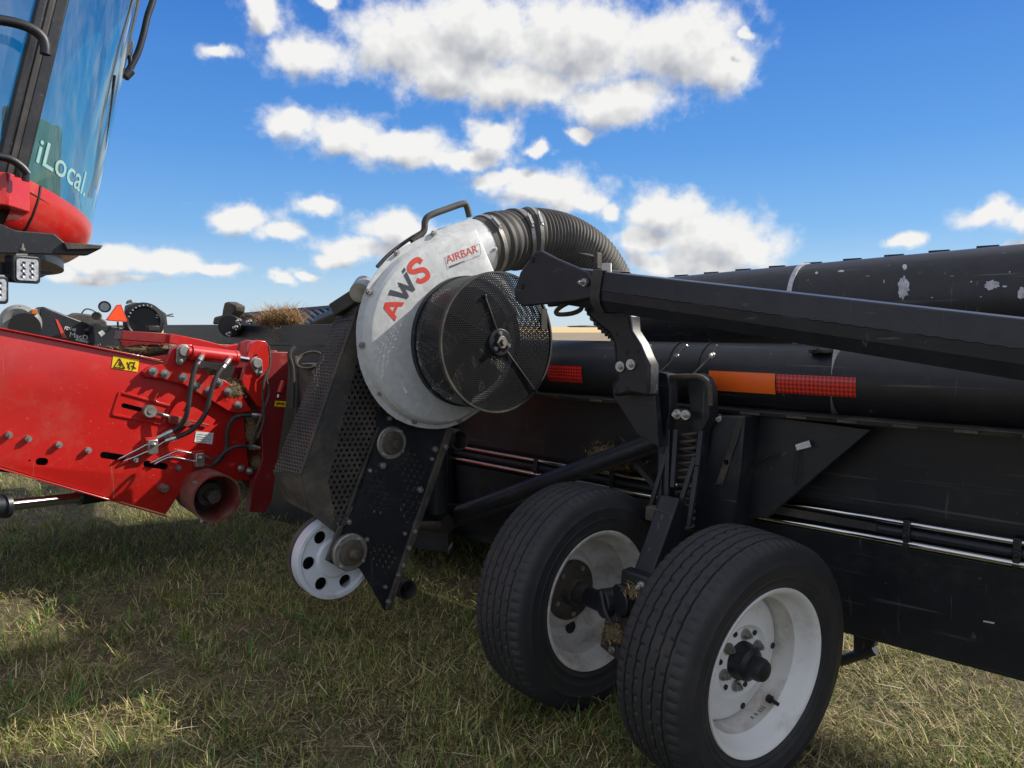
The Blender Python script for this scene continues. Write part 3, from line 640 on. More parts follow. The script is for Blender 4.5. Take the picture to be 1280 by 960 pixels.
# hydraulic hoses and pipes on the side
def hose(pts, s, r, name, m, par, zf=z3, k=8):
    P = [S(*zf(p[0], p[1]), s + (p[2] if len(p) > 2 else 0)) for p in pts]
    return MB().tube(smooth_path(P, k), r, 10).build(name, m, par, sharp=60)
hose([(806, 275, .09), (780, 320, .10), (762, 400, .10), (748, 500, .09), (720, 552, .06), (682, 578, .03)], SF, .0125, 'hydraulic_hose', 'hose_black', plate)
hose([(914, 290, .09), (868, 350, .11), (842, 420, .11), (822, 500, .10), (770, 566, .07), (700, 600, .03)], SF, .0125, 'hydraulic_hose', 'hose_black', plate)
hose([(1008, 510, .05), (960, 512, .06), (925, 530, .06), (910, 570, .05), (905, 640, .04), (885, 680, .03), (855, 706, .02)], SF, .011, 'hydraulic_hose', 'hose_black', plate)
hose([(1000, 636, .05), (950, 634, .06), (905, 652, .05), (870, 690, .03), (850, 706, .02)], SF, .010, 'hydraulic_hose', 'hose_black', plate)
for p, q in (((808, 272, .09), (790, 305, .1)), ((916, 287, .09), (892, 320, .105)), ((690, 573, .035), (622, 604, .02)), ((706, 598, .03), (660, 612, .02)), ((1004, 510, .05), (1050, 512, .05)), ((996, 636, .05), (1038, 640, .05))):
    A, B_ = S(*z3(p[0], p[1]), SF + p[2]), S(*z3(q[0], q[1]), SF + q[2])
    MB().cyl(A, A + (B_ - A) * .55, .0155, 12).cyl(A + (B_ - A) * .5, B_, .012, 6).build('hose_fitting', 'zinc', plate)
for pts in ([(660, 594, .02), (600, 620, .02), (540, 652, .02), (480, 682, .018), (466, 686, -.03)], [(662, 612, .02), (605, 646, .02), (540, 676, .02), (500, 690, .018), (486, 690, -.03)],
            [(868, 686, .02), (795, 668, .02), (720, 654, .02), (690, 660, .02), (610, 696, .018), (596, 696, -.03)], [(850, 712, .02), (780, 694, .02), (690, 678, .02), (655, 686, .02), (622, 702, .018), (606, 704, -.03)]):
    hose(pts, SF, .0052, 'hydraulic_pipe', 'chrome', plate, k=5)
for (x, y) in ((600, 632), (787, 684)):
    p = S(*z3(x, y), SF); MB().box(p + V(.004, -.022, -.034), p + V(.045, .022, .034)).bolt(p + V(.045, 0, .012), SX, .011, .012, washer=False).build('pipe_clamp', 'zinc', plate, bevel=.003)
    MB().box(p + V(.001, -.03, .030), p + V(.03, .03, .046)).build('clamp_foot', 'red_paint', plate, bevel=.002)
# decals on the side plate
def decal(poly, s, m, name, par, zf=z3, th=.0015): return MB().prism(SP(poly, s, zf), (-th, 0, 0)).build(name, m, par)
dy = decal([(453, 272), (557, 288), (550, 336), (446, 320)], SF + .0025, 'yellow_decal', 'warning_decal', plate)
b = MB()
for pl in ([(456, 316), (478, 282), (500, 322)],):
    P = [S(*z3(*p), SF + .0045) for p in pl]
    for i in range(3): b.bar(P[i], P[(i + 1) % 3], .004, .002, up=SX)
for p, q in (((470, 310), (488, 300)), ((478, 295), (484, 315)), ((510, 296), (520, 326)), ((520, 296), (540, 300)), ((526, 310), (545, 322)), ((540, 295), (530, 328)), ((512, 318), (522, 300))):
    b.bar(S(*z3(*p), SF + .0045), S(*z3(*q), SF + .0045), .0035, .002, up=SX)
b.build('decal_symbol', 'ink', plate)
dw = decal([(784, 573), (855, 580), (848, 625), (777, 616)], SF + .0025, 'white_label', 'rating_label', plate)
b = MB()
for k in range(4):
    y = 584 + k * 9; b.bar(S(*z3(790 - k, y), SF + .0042), S(*z3(843 - k - (k % 2) * 12, y + 5), SF + .0042), .0016, .001, up=SX)
b.build('label_lines', 'grey_plastic', plate)
# open steel tube below the plate
c = S(*z3(868, 842), SF + .18); a_ = norm(V(1, -.05, -.06))
b = MB().lathe(c - a_ * .26, a_, [(0, .118), (.26, .122), (.262, .122), (.262, .114), (.02, .11)], 48); b.build('drive_tube', 'red_dusty', plate, sharp=40)
b = MB().cyl(c - a_ * .20, c - a_ * .10, .06, 24).cyl(c - a_ * .1, c - a_ * .03, .035, 6); b.lathe(c - a_ * .22, a_, [(0, .03), (.02, .108)], 40); b.build('drive_coupler', 'iron_brown', plate)
for t in (.4, 2.4, 4.2): p = c - a_ * .04 + V(0, math.cos(t), math.sin(t)) * .122; MB().bolt(p, V(0, math.cos(t), math.sin(t)), .014, .012).build('bolt', 'steel_dull', plate)
# lift cylinder low on the left
a, c = S(-40, 637, -2.95), S(150, 614, -3.15); d = norm(c - a)
b = MB(); p0 = S(9, 632, -2.96); b.cyl(a, p0, .047, 28); b.cyl(p0 - d * .02, p0, .053, 28); b.build('lift_cylinder', 'black_paint', combine)
p1 = S(98, 622, -3.07); MB().cyl(p0, p1, .024, 24).build('lift_cylinder_rod', 'chrome', combine)
MB().cyl(p1, S(175, 612, -3.2), .036, 20).build('rod_end', 'black_paint', combine)
a, c = S(-30, 582, -3.1), S(60, 592, -3.2); MB().bar(a, c, .05, .03).build('lift_arm', 'black_paint', combine)

# ---- cab
CS, CA, CRY = -3.65, .85, .65
def cab_y0(z): return -1.815 + (z - 1.78) * .25
def cab_pt(t, z, k=1., dy=0.):
    return V(CS + CA * k * math.cos(t), cab_y0(z) + dy + CRY * k * math.sin(t), z)
SILL = lambda t: .15 * max(0, (math.sin(t) - .27) / .73)
def cab_sheet(t0, t1, zs, k=1., n=40, ks=None):
    b = MB(); vs = []; m = len(zs)
    for i in range(n + 1):
        t = t0 + (t1 - t0) * i / n
        for j, z in enumerate(zs):               # the sill dips towards the front
            w_ = max(0, (3.34 - z) / 1.5) if z > 1.845 else 1 - .62 * (1.845 - z) / .25
            vs.append(cab_pt(t, z, ks[j] if ks else k) - V(0, 0, SILL(t) * w_))
    return b.add(vs, [(i * m + j, (i + 1) * m + j, (i + 1) * m + j + 1, i * m + j + 1) for i in range(n) for j in range(m - 1)])
ZB, ZT = 1.845, 3.34
cabin = MB().box(V(CS - .80, -3.6, 1.60), V(CS + .80, -1.95, 1.66)).build('cab_floor', 'dusty_black', combine)
tp = R(17)
ws = cab_sheet(tp, math.pi - tp, list(np.linspace(ZB, ZT, 9))).build('windscreen', 'cab_glass', combine)
# door glass: flat, behind the corner pillar
b = MB(); p = [cab_pt(R(12), ZB + .09), cab_pt(R(12), ZT)]
q = [V(p[0][0] + .02, -3.2, ZB + .09), V(p[1][0] + .02, -3.2, ZT)]
b.add([p[0], q[0], q[1], p[1]], [(0, 1, 2, 3)]); b.build('door_glass', 'cab_glass', combine)
b = MB(); qm = [V(2 * CS - x[0], x[1], x[2]) for x in (p[0], q[0], q[1], p[1])]; b.add(qm, [(0, 1, 2, 3)]); b.build('door_glass', 'cab_glass', combine)
for sgn in (1, -1):                           # corner pillars made of a post, a seal and a door frame
    for t0, w, dep, m in ((R(15.5), .050, .06, 'black_paint'), (R(12.2), .030, .05, 'hose_black'), (R(9.3), .036, .05, 'black_paint')):
        pts = []
        for z in (ZB - .02, ZT):
            c = cab_pt(t0, z, 1.01); c[0] = CS + sgn * (c[0] - CS); pts.append(c)
        MB().bar(pts[0], pts[1], dep, w, up=(0, 1, 0)).build('cab_pillar', m, combine, bevel=.008)
b = MB()                                      # roof
vs = [cab_pt(t, ZT + .0, 1.06) for t in np.linspace(0, math.pi, 25)]; vs += [V(CS - .9, -3.6, ZT), V(CS + .9, -3.6, ZT)]
b.prism(vs, (0, 0, .26)); b.build('cab_roof', 'red_paint', combine, bevel=.05)
MB().prism([v - V(0, 0, .07) for v in [cab_pt(t, ZT, 1.0) for t in np.linspace(R(8), math.pi - R(8), 25)]], (0, 0, .068)).build('roof_edge', 'black_paint', combine)
# red nose under the glass and its black underside
zs = [1.595, 1.61, 1.65, 1.70, 1.76, 1.80, 1.843]; ks = [.86, .94, .985, 1.008, 1.018, 1.018, 1.010]
nose = cab_sheet(R(16), math.pi - R(16), zs, ks=ks).build('cab_nose', 'red_paint', combine)
nb = MB().prism([cab_pt(t, 1.60, .90) - V(0, 0, SILL(t) * .38) for t in np.linspace(R(5), math.pi - R(5), 30)], (0, 0, -.05)); nb.build('nose_underside', 'black_paint', combine)
b = MB(); vs = []                             # moulded crease along the nose
pts = [cab_pt(t, 1.80 - .075 * ((t - R(16)) / R(60)) ** 1.2 - SILL(t) * .9, 1.016) for t in np.linspace(R(16), R(74), 24)]
b.tube(pts, .007, 8).build('nose_crease', 'red_dark', nose)
b = MB().tube([cab_pt(R(24), z, k + .002) - V(0, 0, SILL(R(24)) * (1 - .62 * max(0, 1.845 - z) / .25)) for z, k in zip(zs, ks)], .005, 8); b.build('panel_gap', 'ink', nose)
# red step box beside the door
pts = [(-70, 208), (10, 213), (38, 226), (38, 266), (10, 257), (-70, 250)]
b = MB(); A = [S(-70, 210, -2.74), S(10, 215, -2.74), S(38, 226, -2.83), S(38, 266, -2.83), S(10, 257, -2.74), S(-70, 250, -2.74)]
b.add([A[0], A[1], A[4], A[5]] + [x + V(-.3, 0, 0) for x in (A[0], A[1], A[4], A[5])] + [A[2], A[3], A[2] + V(-.22, 0, 0), A[3] + V(-.22, 0, 0)],
      [(0, 1, 2, 3), (1, 8, 9, 2), (0, 4, 5, 10, 8, 1), (3, 2, 9, 11, 6, 7), (8, 10, 11, 9), (0, 3, 7, 4)])
b.build('side_panel', 'red_paint', combine, bevel=.006)
MB().prism(SP([(-70, 262), (14, 264), (40, 268), (44, 286), (20, 292), (-70, 288)], -2.90), (-.5, 0, 0)).build('platform_support', 'dusty_black', combine)
# deck plate below
MB().prism(SP([(-70, 276), (2, 280), (20, 288), (68, 292), (82, 304), (128, 307), (126, 311), (110, 319), (-70, 315)], -2.78), (-.05, 0, 0)).build('deck_plate', 'black_paint', combine, bevel=.004)
MB().prism(SP([(80, 303), (129, 306.5), (126, 311), (84, 312)], -2.755), (-.30, 0, 0)).build('deck_tread', 'dusty_black', combine, bevel=.003)
MB().bar(S(-60, 331, -2.85), S(20, 337, -2.85), .05, .05).build('lamp_bar', 'black_paint', combine, bevel=.004)
MB().prism(SP([(44, 338), (67, 340), (52, 347), (40, 347)], -2.83), (-.06, 0, 0)).build('lamp_bar', 'black_paint', combine, bevel=.002)
def work_lamp(px, py, s, size):
    c = S(px, py, s); ax = norm(V(.93, .30, -.08)); x = norm(np.cross(UP, ax)); y = np.cross(ax, x); h = size / 2
    def rr(k, dep, cr=.28):
        out = []
        for sx, sy, a0 in ((1, 1, 0), (-1, 1, 90), (-1, -1, 180), (1, -1, 270)):
            for a in range(0, 91, 18):
                t = R(a0 + a); out.append(c + ax * dep + x * k * h * (sx * (1 - cr) + cr * math.cos(t)) + y * k * h * (sy * (1 - cr) + cr * math.sin(t)))
        return out
    o = MB().prism(rr(1, -.05), ax * .06).build('work_lamp', 'black_paint', combine, bevel=.004)
    MB().prism(rr(.78, .0102), ax * .004).build('lens', 'lamp_lens', o)
    b = MB()
    for i in (-.5, .5):
        for j in (-1, 0, 1):
            q = c + ax * .0145 + x * i * h * .62 + y * j * h * .42; b.lathe(q, ax, [(0, h * .20), (.004, h * .15), (.001, h * .05)], 14)
    b.build('led', 'chrome', o)
    MB().box(c - ax * .03 + y * h - V(.01, .02, 0), c - ax * .03 + y * (h + .028) + V(.01, .02, 0)).bolt(c - ax * .02 + y * (h + .025), y, .010, .018).build('lamp_foot', 'steel_dull', combine)
work_lamp(32, 337, -2.77, .112)
work_lamp(-9, 362, -2.75, .112)
# grab rails, wiper and mirror arms
def rail(pts, s, r, name='grab_rail', m='black_paint', zf=z1): return MB().tube(smooth_path([S(*zf(*p), s) for p in pts], 6), r, 12).build(name, m, combine, sharp=60)
rail([(-90, 92), (0, 100), (90, 118), (165, 148), (212, 190), (226, 235), (226, 272)], -2.70, .020)
rail([(-90, 770), (0, 783), (60, 800), (110, 835), (140, 870)], -2.68, .016)
for p, q in (((95, 835), (92, 885)), ((130, 865), (128, 905))): MB().cyl(S(*z1(*p), -2.72), S(*z1(*q), -2.72), .014, 10).build('rail_post', 'black_paint', combine)
rail([(790, -120), (765, 0), (738, 80), (715, 180), (690, 262), (662, 320), (645, 352)], -3.45, .017, 'mirror_arm')
rail([(650, 280), (652, 330), (640, 360)], -3.45, .012, 'mirror_arm')
MB().cyl(S(*z1(655, 352), -3.45), S(*z1(622, 385), -3.45), .024, 12).build('mirror_clamp', 'black_paint', combine, bevel=.003)
MB().prism(SP([(634, 198), (672, 206), (660, 284), (618, 272)], -3.45, z1), (-.06, 0, 0)).build('arm_bracket', 'grey_print', combine, bevel=.004)
for t, k in ((R(60), 1.004), ):
    MB().tube([cab_pt(t + R(9) * (j / 10) , ZB + (ZT - ZB) * j / 10, 1.008) for j in range(11)], .011, 8).build('windscreen_trim', 'black_paint', combine)
# wiper blade and arm lying across the front of the glass
wp = [cab_pt(R(59), 1.88, 1.012), cab_pt(R(56), 2.02, 1.012), cab_pt(R(51), 2.2, 1.012), cab_pt(R(50), 2.45, 1.012), cab_pt(R(54), 2.85, 1.012)]
MB().tube(smooth_path(wp, 5), .006, 8).build('wiper_blade', 'ink', combine)
wp = [cab_pt(R(66), 1.90, 1.02), cab_pt(R(60), 2.12, 1.022), cab_pt(R(52), 2.42, 1.02)]
MB().tube(smooth_path(wp, 5), .007, 8).build('wiper_arm', 'black_paint', combine)
# interior: seat, steering column, console
b = MB(); b.prism([V(CS - .26, -2.45, 2.12), V(CS + .26, -2.45, 2.12), V(CS + .28, -1.95, 2.10), V(CS - .28, -1.95, 2.10)], (0, 0, .13))
b.build('seat', 'seat_cloth', combine, bevel=.04)
MB().prism([V(CS - .25, -2.52, 2.2), V(CS + .25, -2.52, 2.2), V(CS + .22, -2.64, 2.95), V(CS - .22, -2.64, 2.95)], (0, .12, .02)).build('seat_back', 'seat_cloth', combine, bevel=.04)
MB().bar(V(CS, -1.62, 1.66), V(CS, -1.85, 2.42), .09, .12).build('steering_column', 'cab_inside_and_reflection', combine, bevel=.02)
b = MB(); b.lathe(V(CS, -1.90, 2.46), norm(V(0, -.5, .85)), [(-.014, .19), (0, .204), (.014, .19), (0, .176)], 32, closed=True); b.build('steering_wheel', 'seat_cloth', combine)
MB().box(V(CS + .30, -2.5, 1.66), V(CS + .52, -1.85, 2.30)).build('armrest_console', 'cab_inside_and_reflection', combine, bevel=.03)
for ta_, tb_, hz in ((20, 62, .44), (62.5, 112, .47), (112.5, 160, .50)):  # grey-green panels imitating the field's reflection in the lower glass
    arc = np.linspace(R(ta_), R(tb_), 8)
    MB().prism([cab_pt(t, 1.72, .84) for t in arc] + [cab_pt(t, 1.72, .78) for t in arc[::-1]], (0, .03, hz)).build('reflection_panel', 'cab_inside_and_reflection', combine, bevel=.015)
MB().box(V(CS - .80, -3.3, 1.66), V(CS + .78, -2.75, 3.0)).build('cab_rear_wall', 'cab_inside_and_reflection', combine)
# lettering on the curved glass
vs, fs, mn, mx = text_mesh('iLocal.', .006)
t0, t1 = R(20.5), R(48); zb0, zb1, hh = 1.925, 1.90, .10
b = MB(); out = []
for v in vs:
    u_ = (v[0] - mn[0]) / (mx[0] - mn[0]); t = t0 + (t1 - t0) * u_
    zz = zb0 + (zb1 - zb0) * u_ + hh * v[1] / mx[1]; out.append(cab_pt(t, zz, 1.006) - V(0, 0, SILL(t) * .8))
b.add(out, fs); b.build('glass_lettering', 'decal_teal', ws, label='pale teal lettering reading iLocal. on the curved windscreen')

# ================================================================== draper header
header = thing('draper_header', (0, 0, 0), 'long black draper header with round back tube, red and orange reflectors and dark back sheet', 'crop header')
X0, X1 = -2.35, 2.6
# back tube
tube = MB(); tube.lathe(V(0, -.092, 1.052), SX, [(X0, 0), (X0, .113), (X1, .113), (X1, 0)], 56)
tube = tube.build('back_tube', 'tube_paint', header)
XB = Yp(204, 418, -.10)[0]; MB().box(V(XB, -.10, 1.10), V(X0 + .02, .06, 1.235)).build('centre_beam', 'beam_paint', header, bevel=.008)
MB().box(V(XB, .0, .80), V(X0 + .02, .03, 1.09)).build('centre_panel', 'black_paint', header)
# back sheet: upper panel, recessed channel, lower panel
sheet = MB().prism([V(X0 - 2.2, -.055, .945), V(X0 - 2.2, -.028, .945), V(X0 - 2.2, -.012, .66), V(X0 - 2.2, -.042, .66)], (X1 - X0 + 2.2, 0, 0)).build('back_sheet', 'black_paint', header)
MB().prism([V(X0 - .9, -.012, .665), V(X0 - .9, .0, .665), V(X0 - .9, .0, .545), V(X0 - .9, -.012, .545)], (X1 - X0 + .9, 0, 0)).build('channel', 'ink', header)
low = MB().prism([V(X0 - .9, -.050, .555), V(X0 - .9, -.018, .555), V(X0 - .9, .012, .235), V(X0 - .9, -.016, .225)], (X1 - X0 + .9, 0, 0)).build('lower_panel', 'black_paint', header, bevel=.004)
b = MB(); b.prism([V(X0, -.215, .950), V(X0, -.03, .958), V(X0, -.03, .940), V(X0, -.205, .934)], (X1 - X0, 0, 0)); hs = b.build('hinge_strip', 'dusty_black', header, bevel=.003)
for i in range(19): x = -.95 + i * .155; MB().box(V(x, -.2165, .938), V(x + .055 + .02 * random.random(), -.209, .9455)).build('hinge_knuckle', 'iron_brown', hs)
MB().box(V(-5.2, .02, .17), V(-.95, 1.5, .225)).build('shade_deck_pan', 'black_paint', header, bevel=.004)  # deck added to block sunlight from the ground under the centre
# paired pipes in the channel
for z, y, r, m in ((.632, -.058, .0095, 'chrome'), (.600, -.050, .016, 'black_paint'), (.573, -.064, .0105, 'chrome')):
    MB().tube([V(X0 - .6, y, z + .02), V(-1.2, y, z + .004), V(-.4, y, z), V(X1, y, z - .006)], r, 14).build('hydraulic_pipe', m, header)
for x in (-1.36, -.95, .14, .42, .95):
    MB().box(V(x - .010, -.074, .560), V(x + .010, -.03, .644)).bolt(V(x, -.078, .60), RY, .012, .014).build('pipe_clamp', 'black_paint', header, bevel=.003)
MB().prism(YP([(968, 632), (1095, 655), (1095, 664), (968, 642)], -.07), (0, .01, 0)).build('pipe_bracket', 'dusty_black', header)
# reflective tape
def tape(pts, m, name, y0=None):
    """strip laid on the round tube: heights and ends taken on the tube's rear face"""
    P = YP(pts, -.206); x0, x1 = P[0][0], P[1][0]; zt, zb = max(P[0][2], P[1][2]), min(P[2][2], P[3][2]); b = MB(); vs = []
    n = 8
    for i in range(n + 1):
        z = zb + (zt - zb) * i / n; y = -.092 - math.sqrt(max(.1146 ** 2 - (z - 1.052) ** 2, 0)) - .0005
        vs += [V(x0, y, z), V(x1, y, z)]
    b.add(vs, [(2 * i, 2 * i + 1, 2 * i + 3, 2 * i + 2) for i in range(n)]); return b.build(name, m, header, label={'red_reflector': None}.get(m))
tape([(886, 464.5), (969, 467), (969, 491), (888, 488)], 'orange_tape', 'reflective_tape')
tape([(970.5, 468), (1070, 472), (1070, 496), (970.5, 491)], 'red_reflector', 'reflective_tape')
tape([(684, 457), (727, 458), (727, 477), (684, 476)], 'red_reflector', 'reflective_tape')
# seams and bands on the tube
for x in (-.62, -.50):
    b = MB(); b.lathe(V(x, -.092, 1.052), SX, [(-.004, .1135), (-.004, .1165), (.004, .1165), (.004, .1135)], 48, closed=True); b.build('tube_clip', 'black_paint', header)
c = Yp(1033, 440, -.16); b = MB(); b.lathe(V(c[0], -.092, 1.052), norm(V(1, .3, 0)), [(0, .1135), (0, .118), (.018, .118), (.018, .1135)], 48, closed=True); b.build('tube_band', 'steel_dull', header)
MB().box(Yp(1010, 436, -.19), Yp(1036, 446, -.19) + V(0, .05, .01)).bolt(Yp(1020, 437, -.2), RY, .012, .02).build('band_clamp', 'dusty_black', header, bevel=.004)
# ---- wheel leg: plates, gusset, spring and braces
MB().prism(YP([(928, 516), (1089, 537), (958, 648), (914, 648)], -.16), (0, .02, 0)).build('gusset_plate', 'black_paint', header, bevel=.003)
leg = MB().prism(YP([(873, 520), (931, 520), (926, 580), (915, 664), (862, 664), (867, 600)], -.27), (0, .16, 0)).build('leg_plate', 'black_paint', header, bevel=.006)
MB().prism(YP([(922, 521), (931, 521), (903, 606), (894, 606)], -.276), (0, .005, 0)).build('leg_rib', 'dusty_black', header, bevel=.002)
for q in ((838, 376), (878, 378)): MB().bolt(Yp(*z8(*q), -.272), RY, .013, .012).build('bolt', 'zinc', header)
MB().bolt(Yp(*z8(918, 582), -.272), RY, .01, .004, washer=False).build('bolt', 'ink', header)
pl = [(586, 190), (606, 165), (640, 175), (655, 240), (655, 350), (640, 420), (630, 540), (612, 545), (604, 470), (592, 330), (584, 250)]
MB().prism(YP(pl, -.36, z8), (.012, .03, 0)).build('side_lug', 'black_paint', header, bevel=.002)
pl = [(742, 200), (770, 172), (806, 190), (830, 240), (838, 372), (800, 440), (784, 560), (764, 480), (748, 330), (738, 250)]
MB().prism(YP(pl, -.32, z8), (.012, .04, 0)).build('side_lug', 'black_paint', header, bevel=.002)
MB().tube(smooth_path(YP([(610, 185), (690, 188), (770, 186), (812, 198), (836, 232), (840, 320)], -.34, z8), 6), .009, 12).build('bent_handle', 'iron_brown', header)
MB().tube(smooth_path(YP([(600, 175), (640, 140), (700, 75), (735, 42)], -.29, z8), 5), .004, 8).build('retaining_wire', 'steel_dull', header)
MB().tube(smooth_path(YP([(750, 190), (800, 140), (850, 88), (872, 42)], -.29, z8), 5), .004, 8).build('retaining_wire', 'steel_dull', header)
for q in ((684, 92), (850, 88), (592, 180)): MB().bolt(Yp(*z8(*q), -.30), RY, .009, .012).build('bolt', 'zinc', header)
b = MB()
for p, q in (((648, 430), (640, 800)), ((684, 430), (668, 700)), ((640, 540), (560, 810)), ((770, 560), (684, 840)), ((800, 440), (782, 600)), ((782, 600), (742, 880)), ((618, 540), (598, 960))):
    b.bar(Yp(*z8(*p), -.38), Yp(*z8(*q), -.42), .016, .012, up=RY)
b.build('leg_struts', 'black_paint', header, bevel=.002)
MB().bar(Yp(*z8(556, 812), -.45), Yp(*z8(682, 845), -.45), .04, .045).build('step_bar', 'dusty_black', header, bevel=.004)
MB().prism(YP([(600, 430), (660, 430), (640, 960), (590, 960)], -.34, z8), (0, .04, 0)).build('leg_channel', 'black_paint', header, bevel=.003)
p0, p1 = Yp(*z8(740, 440), -.33), Yp(*z8(726, 900), -.37); b = MB(); pts = []; d = norm(p1 - p0); x_, y_ = frame(d); L = np.linalg.norm(p1 - p0)
for i in range(12 * 14 + 1): a = 2 * math.pi * i / 12; pts.append(p0 + d * L * i / (12 * 14) + .026 * (math.cos(a) * x_ + math.sin(a) * y_))
b.tube(pts, .0052, 6); b.build('coil_spring', 'iron_brown', header, sharp=80)
for q in ((690, 360), (730, 364)): MB().bolt(Yp(*z8(*q), -.36), RY, .016, .02).build('bolt', 'zinc', header)
MB().box(Yp(*z8(668, 340), -.35), Yp(*z8(748, 390), -.30)).build('spring_seat', 'dusty_black', header, bevel=.004)
# diagonal brace tubes
for p, q, r in (((575, 642), (832, 548), .036), ((560, 655), (700, 610), .026)):
    MB().cyl(Yp(*p, -.30), Yp(*q, -.26), r, 20).build('diagonal_brace', 'black_paint', header)
MB().bar(Yp(*z8(480, 560), -.2), Yp(*z8(590, 690), -.2), .03, .02).build('hose_guide', 'dusty_black', header)
for q in ((912, 345 + 0),): pass
# ---- cast saddle that carries the stored pole
sad = [(548, 478), (566, 430), (600, 432), (634, 515), (700, 556), (766, 562), (772, 640), (812, 702), (836, 760), (856, 800), (852, 946), (770, 930), (690, 946), (683, 890), (706, 858), (692, 705), (668, 655), (610, 610), (560, 560)]
MB().prism(YP(sad, -.50, z7), (0, .06, 0)).build('pole_saddle', 'black_paint', header, bevel=.01)
MB().prism(YP([(690, 704), (845, 704), (880, 940), (900, 1180), (800, 1120), (688, 945), (684, 890), (706, 858)], -.43, z7), (0, .03, 0)).build('saddle_plate', 'black_paint', header, bevel=.003)
for q in ((722, 806), (771, 796)): MB().bolt(Yp(*z7(*q), -.505), RY, .017, .014).build('bolt', 'zinc', header)
for q in ((705, 657), (700, 916), (752, 905), (800, 735), (750, 742)): MB().bolt(Yp(*z7(*q), -.498), RY, .009, .004, washer=False, hexa=False).build('bolt', 'ink', header)
MB().tube(smooth_path(YP([(548, 470), (505, 500), (455, 525), (425, 552), (440, 565), (500, 560), (540, 540), (545, 505)], -.53, z7), 6), .008, 10).build('latch_bracket', 'dusty_black', header)
# tag hanging from a wire
MB().tube(smooth_path(YP([(918, 646), (920, 600), (940, 582), (968, 568)], -.19), 5), .0035, 8).build('sensor_wire', 'ink', header)
tg = thing('paper_tag', Yp(1004, 557, -.175), 'small white paper tag wired to the black gusset plate', 'tag')
MB().prism(YP([(994, 556), (1011, 550.5), (1014, 558.5), (996, 563)], -.18), (0, .0016, 0)).build('tag_card', 'white_label', tg)
MB().tube(smooth_path(YP([(997, 561), (998, 590), (993, 607), (991, 592), (996, 563)], -.176), 5), .0015, 6).build('tag_wire', 'ink', tg)
# ---- float module between feeder house and header
MB().prism(YP([(330, 432), (560, 432), (560, 690), (372, 668), (322, 655)], -.10), (0, .03, 0)).build('float_frame', 'black_paint', header)
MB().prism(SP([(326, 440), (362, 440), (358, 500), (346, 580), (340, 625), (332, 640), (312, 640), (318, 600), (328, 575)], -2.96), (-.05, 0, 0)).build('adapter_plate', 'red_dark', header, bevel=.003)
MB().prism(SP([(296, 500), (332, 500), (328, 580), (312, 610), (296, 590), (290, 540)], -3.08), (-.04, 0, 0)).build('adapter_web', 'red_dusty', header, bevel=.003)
dy = decal([(1101, 451), (1145, 454), (1141, 477), (1098, 473)], -2.957, 'yellow_decal', 'warning_decal', header)
b = MB()
for p, q in (((1106, 468), (1116, 457)), ((1118, 466), (1128, 458)), ((1130, 470), (1138, 459)), ((1106, 460), (1136, 463))): b.bar(S(*z3(*p), -2.955), S(*z3(*q), -2.955), .004, .002, up=SX)
b.build('decal_symbol', 'ink', dy)
MB().prism(SP([(490, 170), (682, 182), (676, 222), (484, 206)], -3.25, z3), (-.10, 0, 0)).build('float_top_beam', 'red_dark', header, bevel=.003)
MB().prism(SP([(682, 182), (800, 205), (905, 232), (1010, 214), (1030, 232), (930, 262), (880, 262), (760, 232), (676, 222)], -3.16, z3), (-.06, 0, 0)).build('float_top_link', 'red_paint', header, bevel=.003)
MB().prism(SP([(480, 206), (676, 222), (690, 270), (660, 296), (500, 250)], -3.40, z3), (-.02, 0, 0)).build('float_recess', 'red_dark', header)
MB().prism(SP([(1080, 250), (1110, 250), (1122, 330), (1128, 372), (1098, 380), (1084, 330)], -2.99, z3), (-.06, 0, 0)).build('float_lever', 'red_dark', header, bevel=.004)
MB().cyl(S(*z3(1132, 372), -2.97), S(*z3(1116, 418), -2.97), .022, 14).cyl(S(*z3(1116, 418), -2.97), S(*z3(1112, 436), -2.97), .010, 10).build('float_bolt', 'red_paint', header)
MB().cyl(S(*z3(1114, 426), -2.968), S(*z3(1111, 438), -2.968), .013, 10).build('bolt', 'zinc', header)
MB().tube(smooth_path(SP([(1000, 350), (968, 400), (985, 480), (990, 600), (985, 720)], -2.7, z4), 6), .012, 10).build('hanging_bar', 'dusty_black', header)
b = MB(); c = S(*z4(1095, 440), -2.55); b.lathe(c, norm(V(.4, -.5, .85)), [(0, .062), (.006, .070), (.014, .070), (.014, .062)], 28, closed=True); b.build('spring_ring', 'iron_brown', header)
b = MB(); b.cyl(c - V(0, 0, .01), c - V(0, 0, .28), .045, 20); b.build('float_spring', 'iron_brown', header)
for p, q, r in (((368, 445), (372, 560), .02), ((395, 470), (390, 600), .03), ((420, 640), (560, 655), .04)):
    MB().cyl(Yp(*p, -.35), Yp(*q, -.35), r, 14).build('float_tube', 'dusty_black', header)
# hoses over the adapter
for pts in ([(1075, 230), (1080, 300), (1066, 360), (1076, 420), (1050, 500), (1010, 600), (1000, 640)], [(1066, 330), (1050, 420), (1056, 520), (1030, 600)]):
    MB().tube(smooth_path(SP(pts, -2.92, z3), 6), .006, 8).build('wiring', 'iron_brown', header)
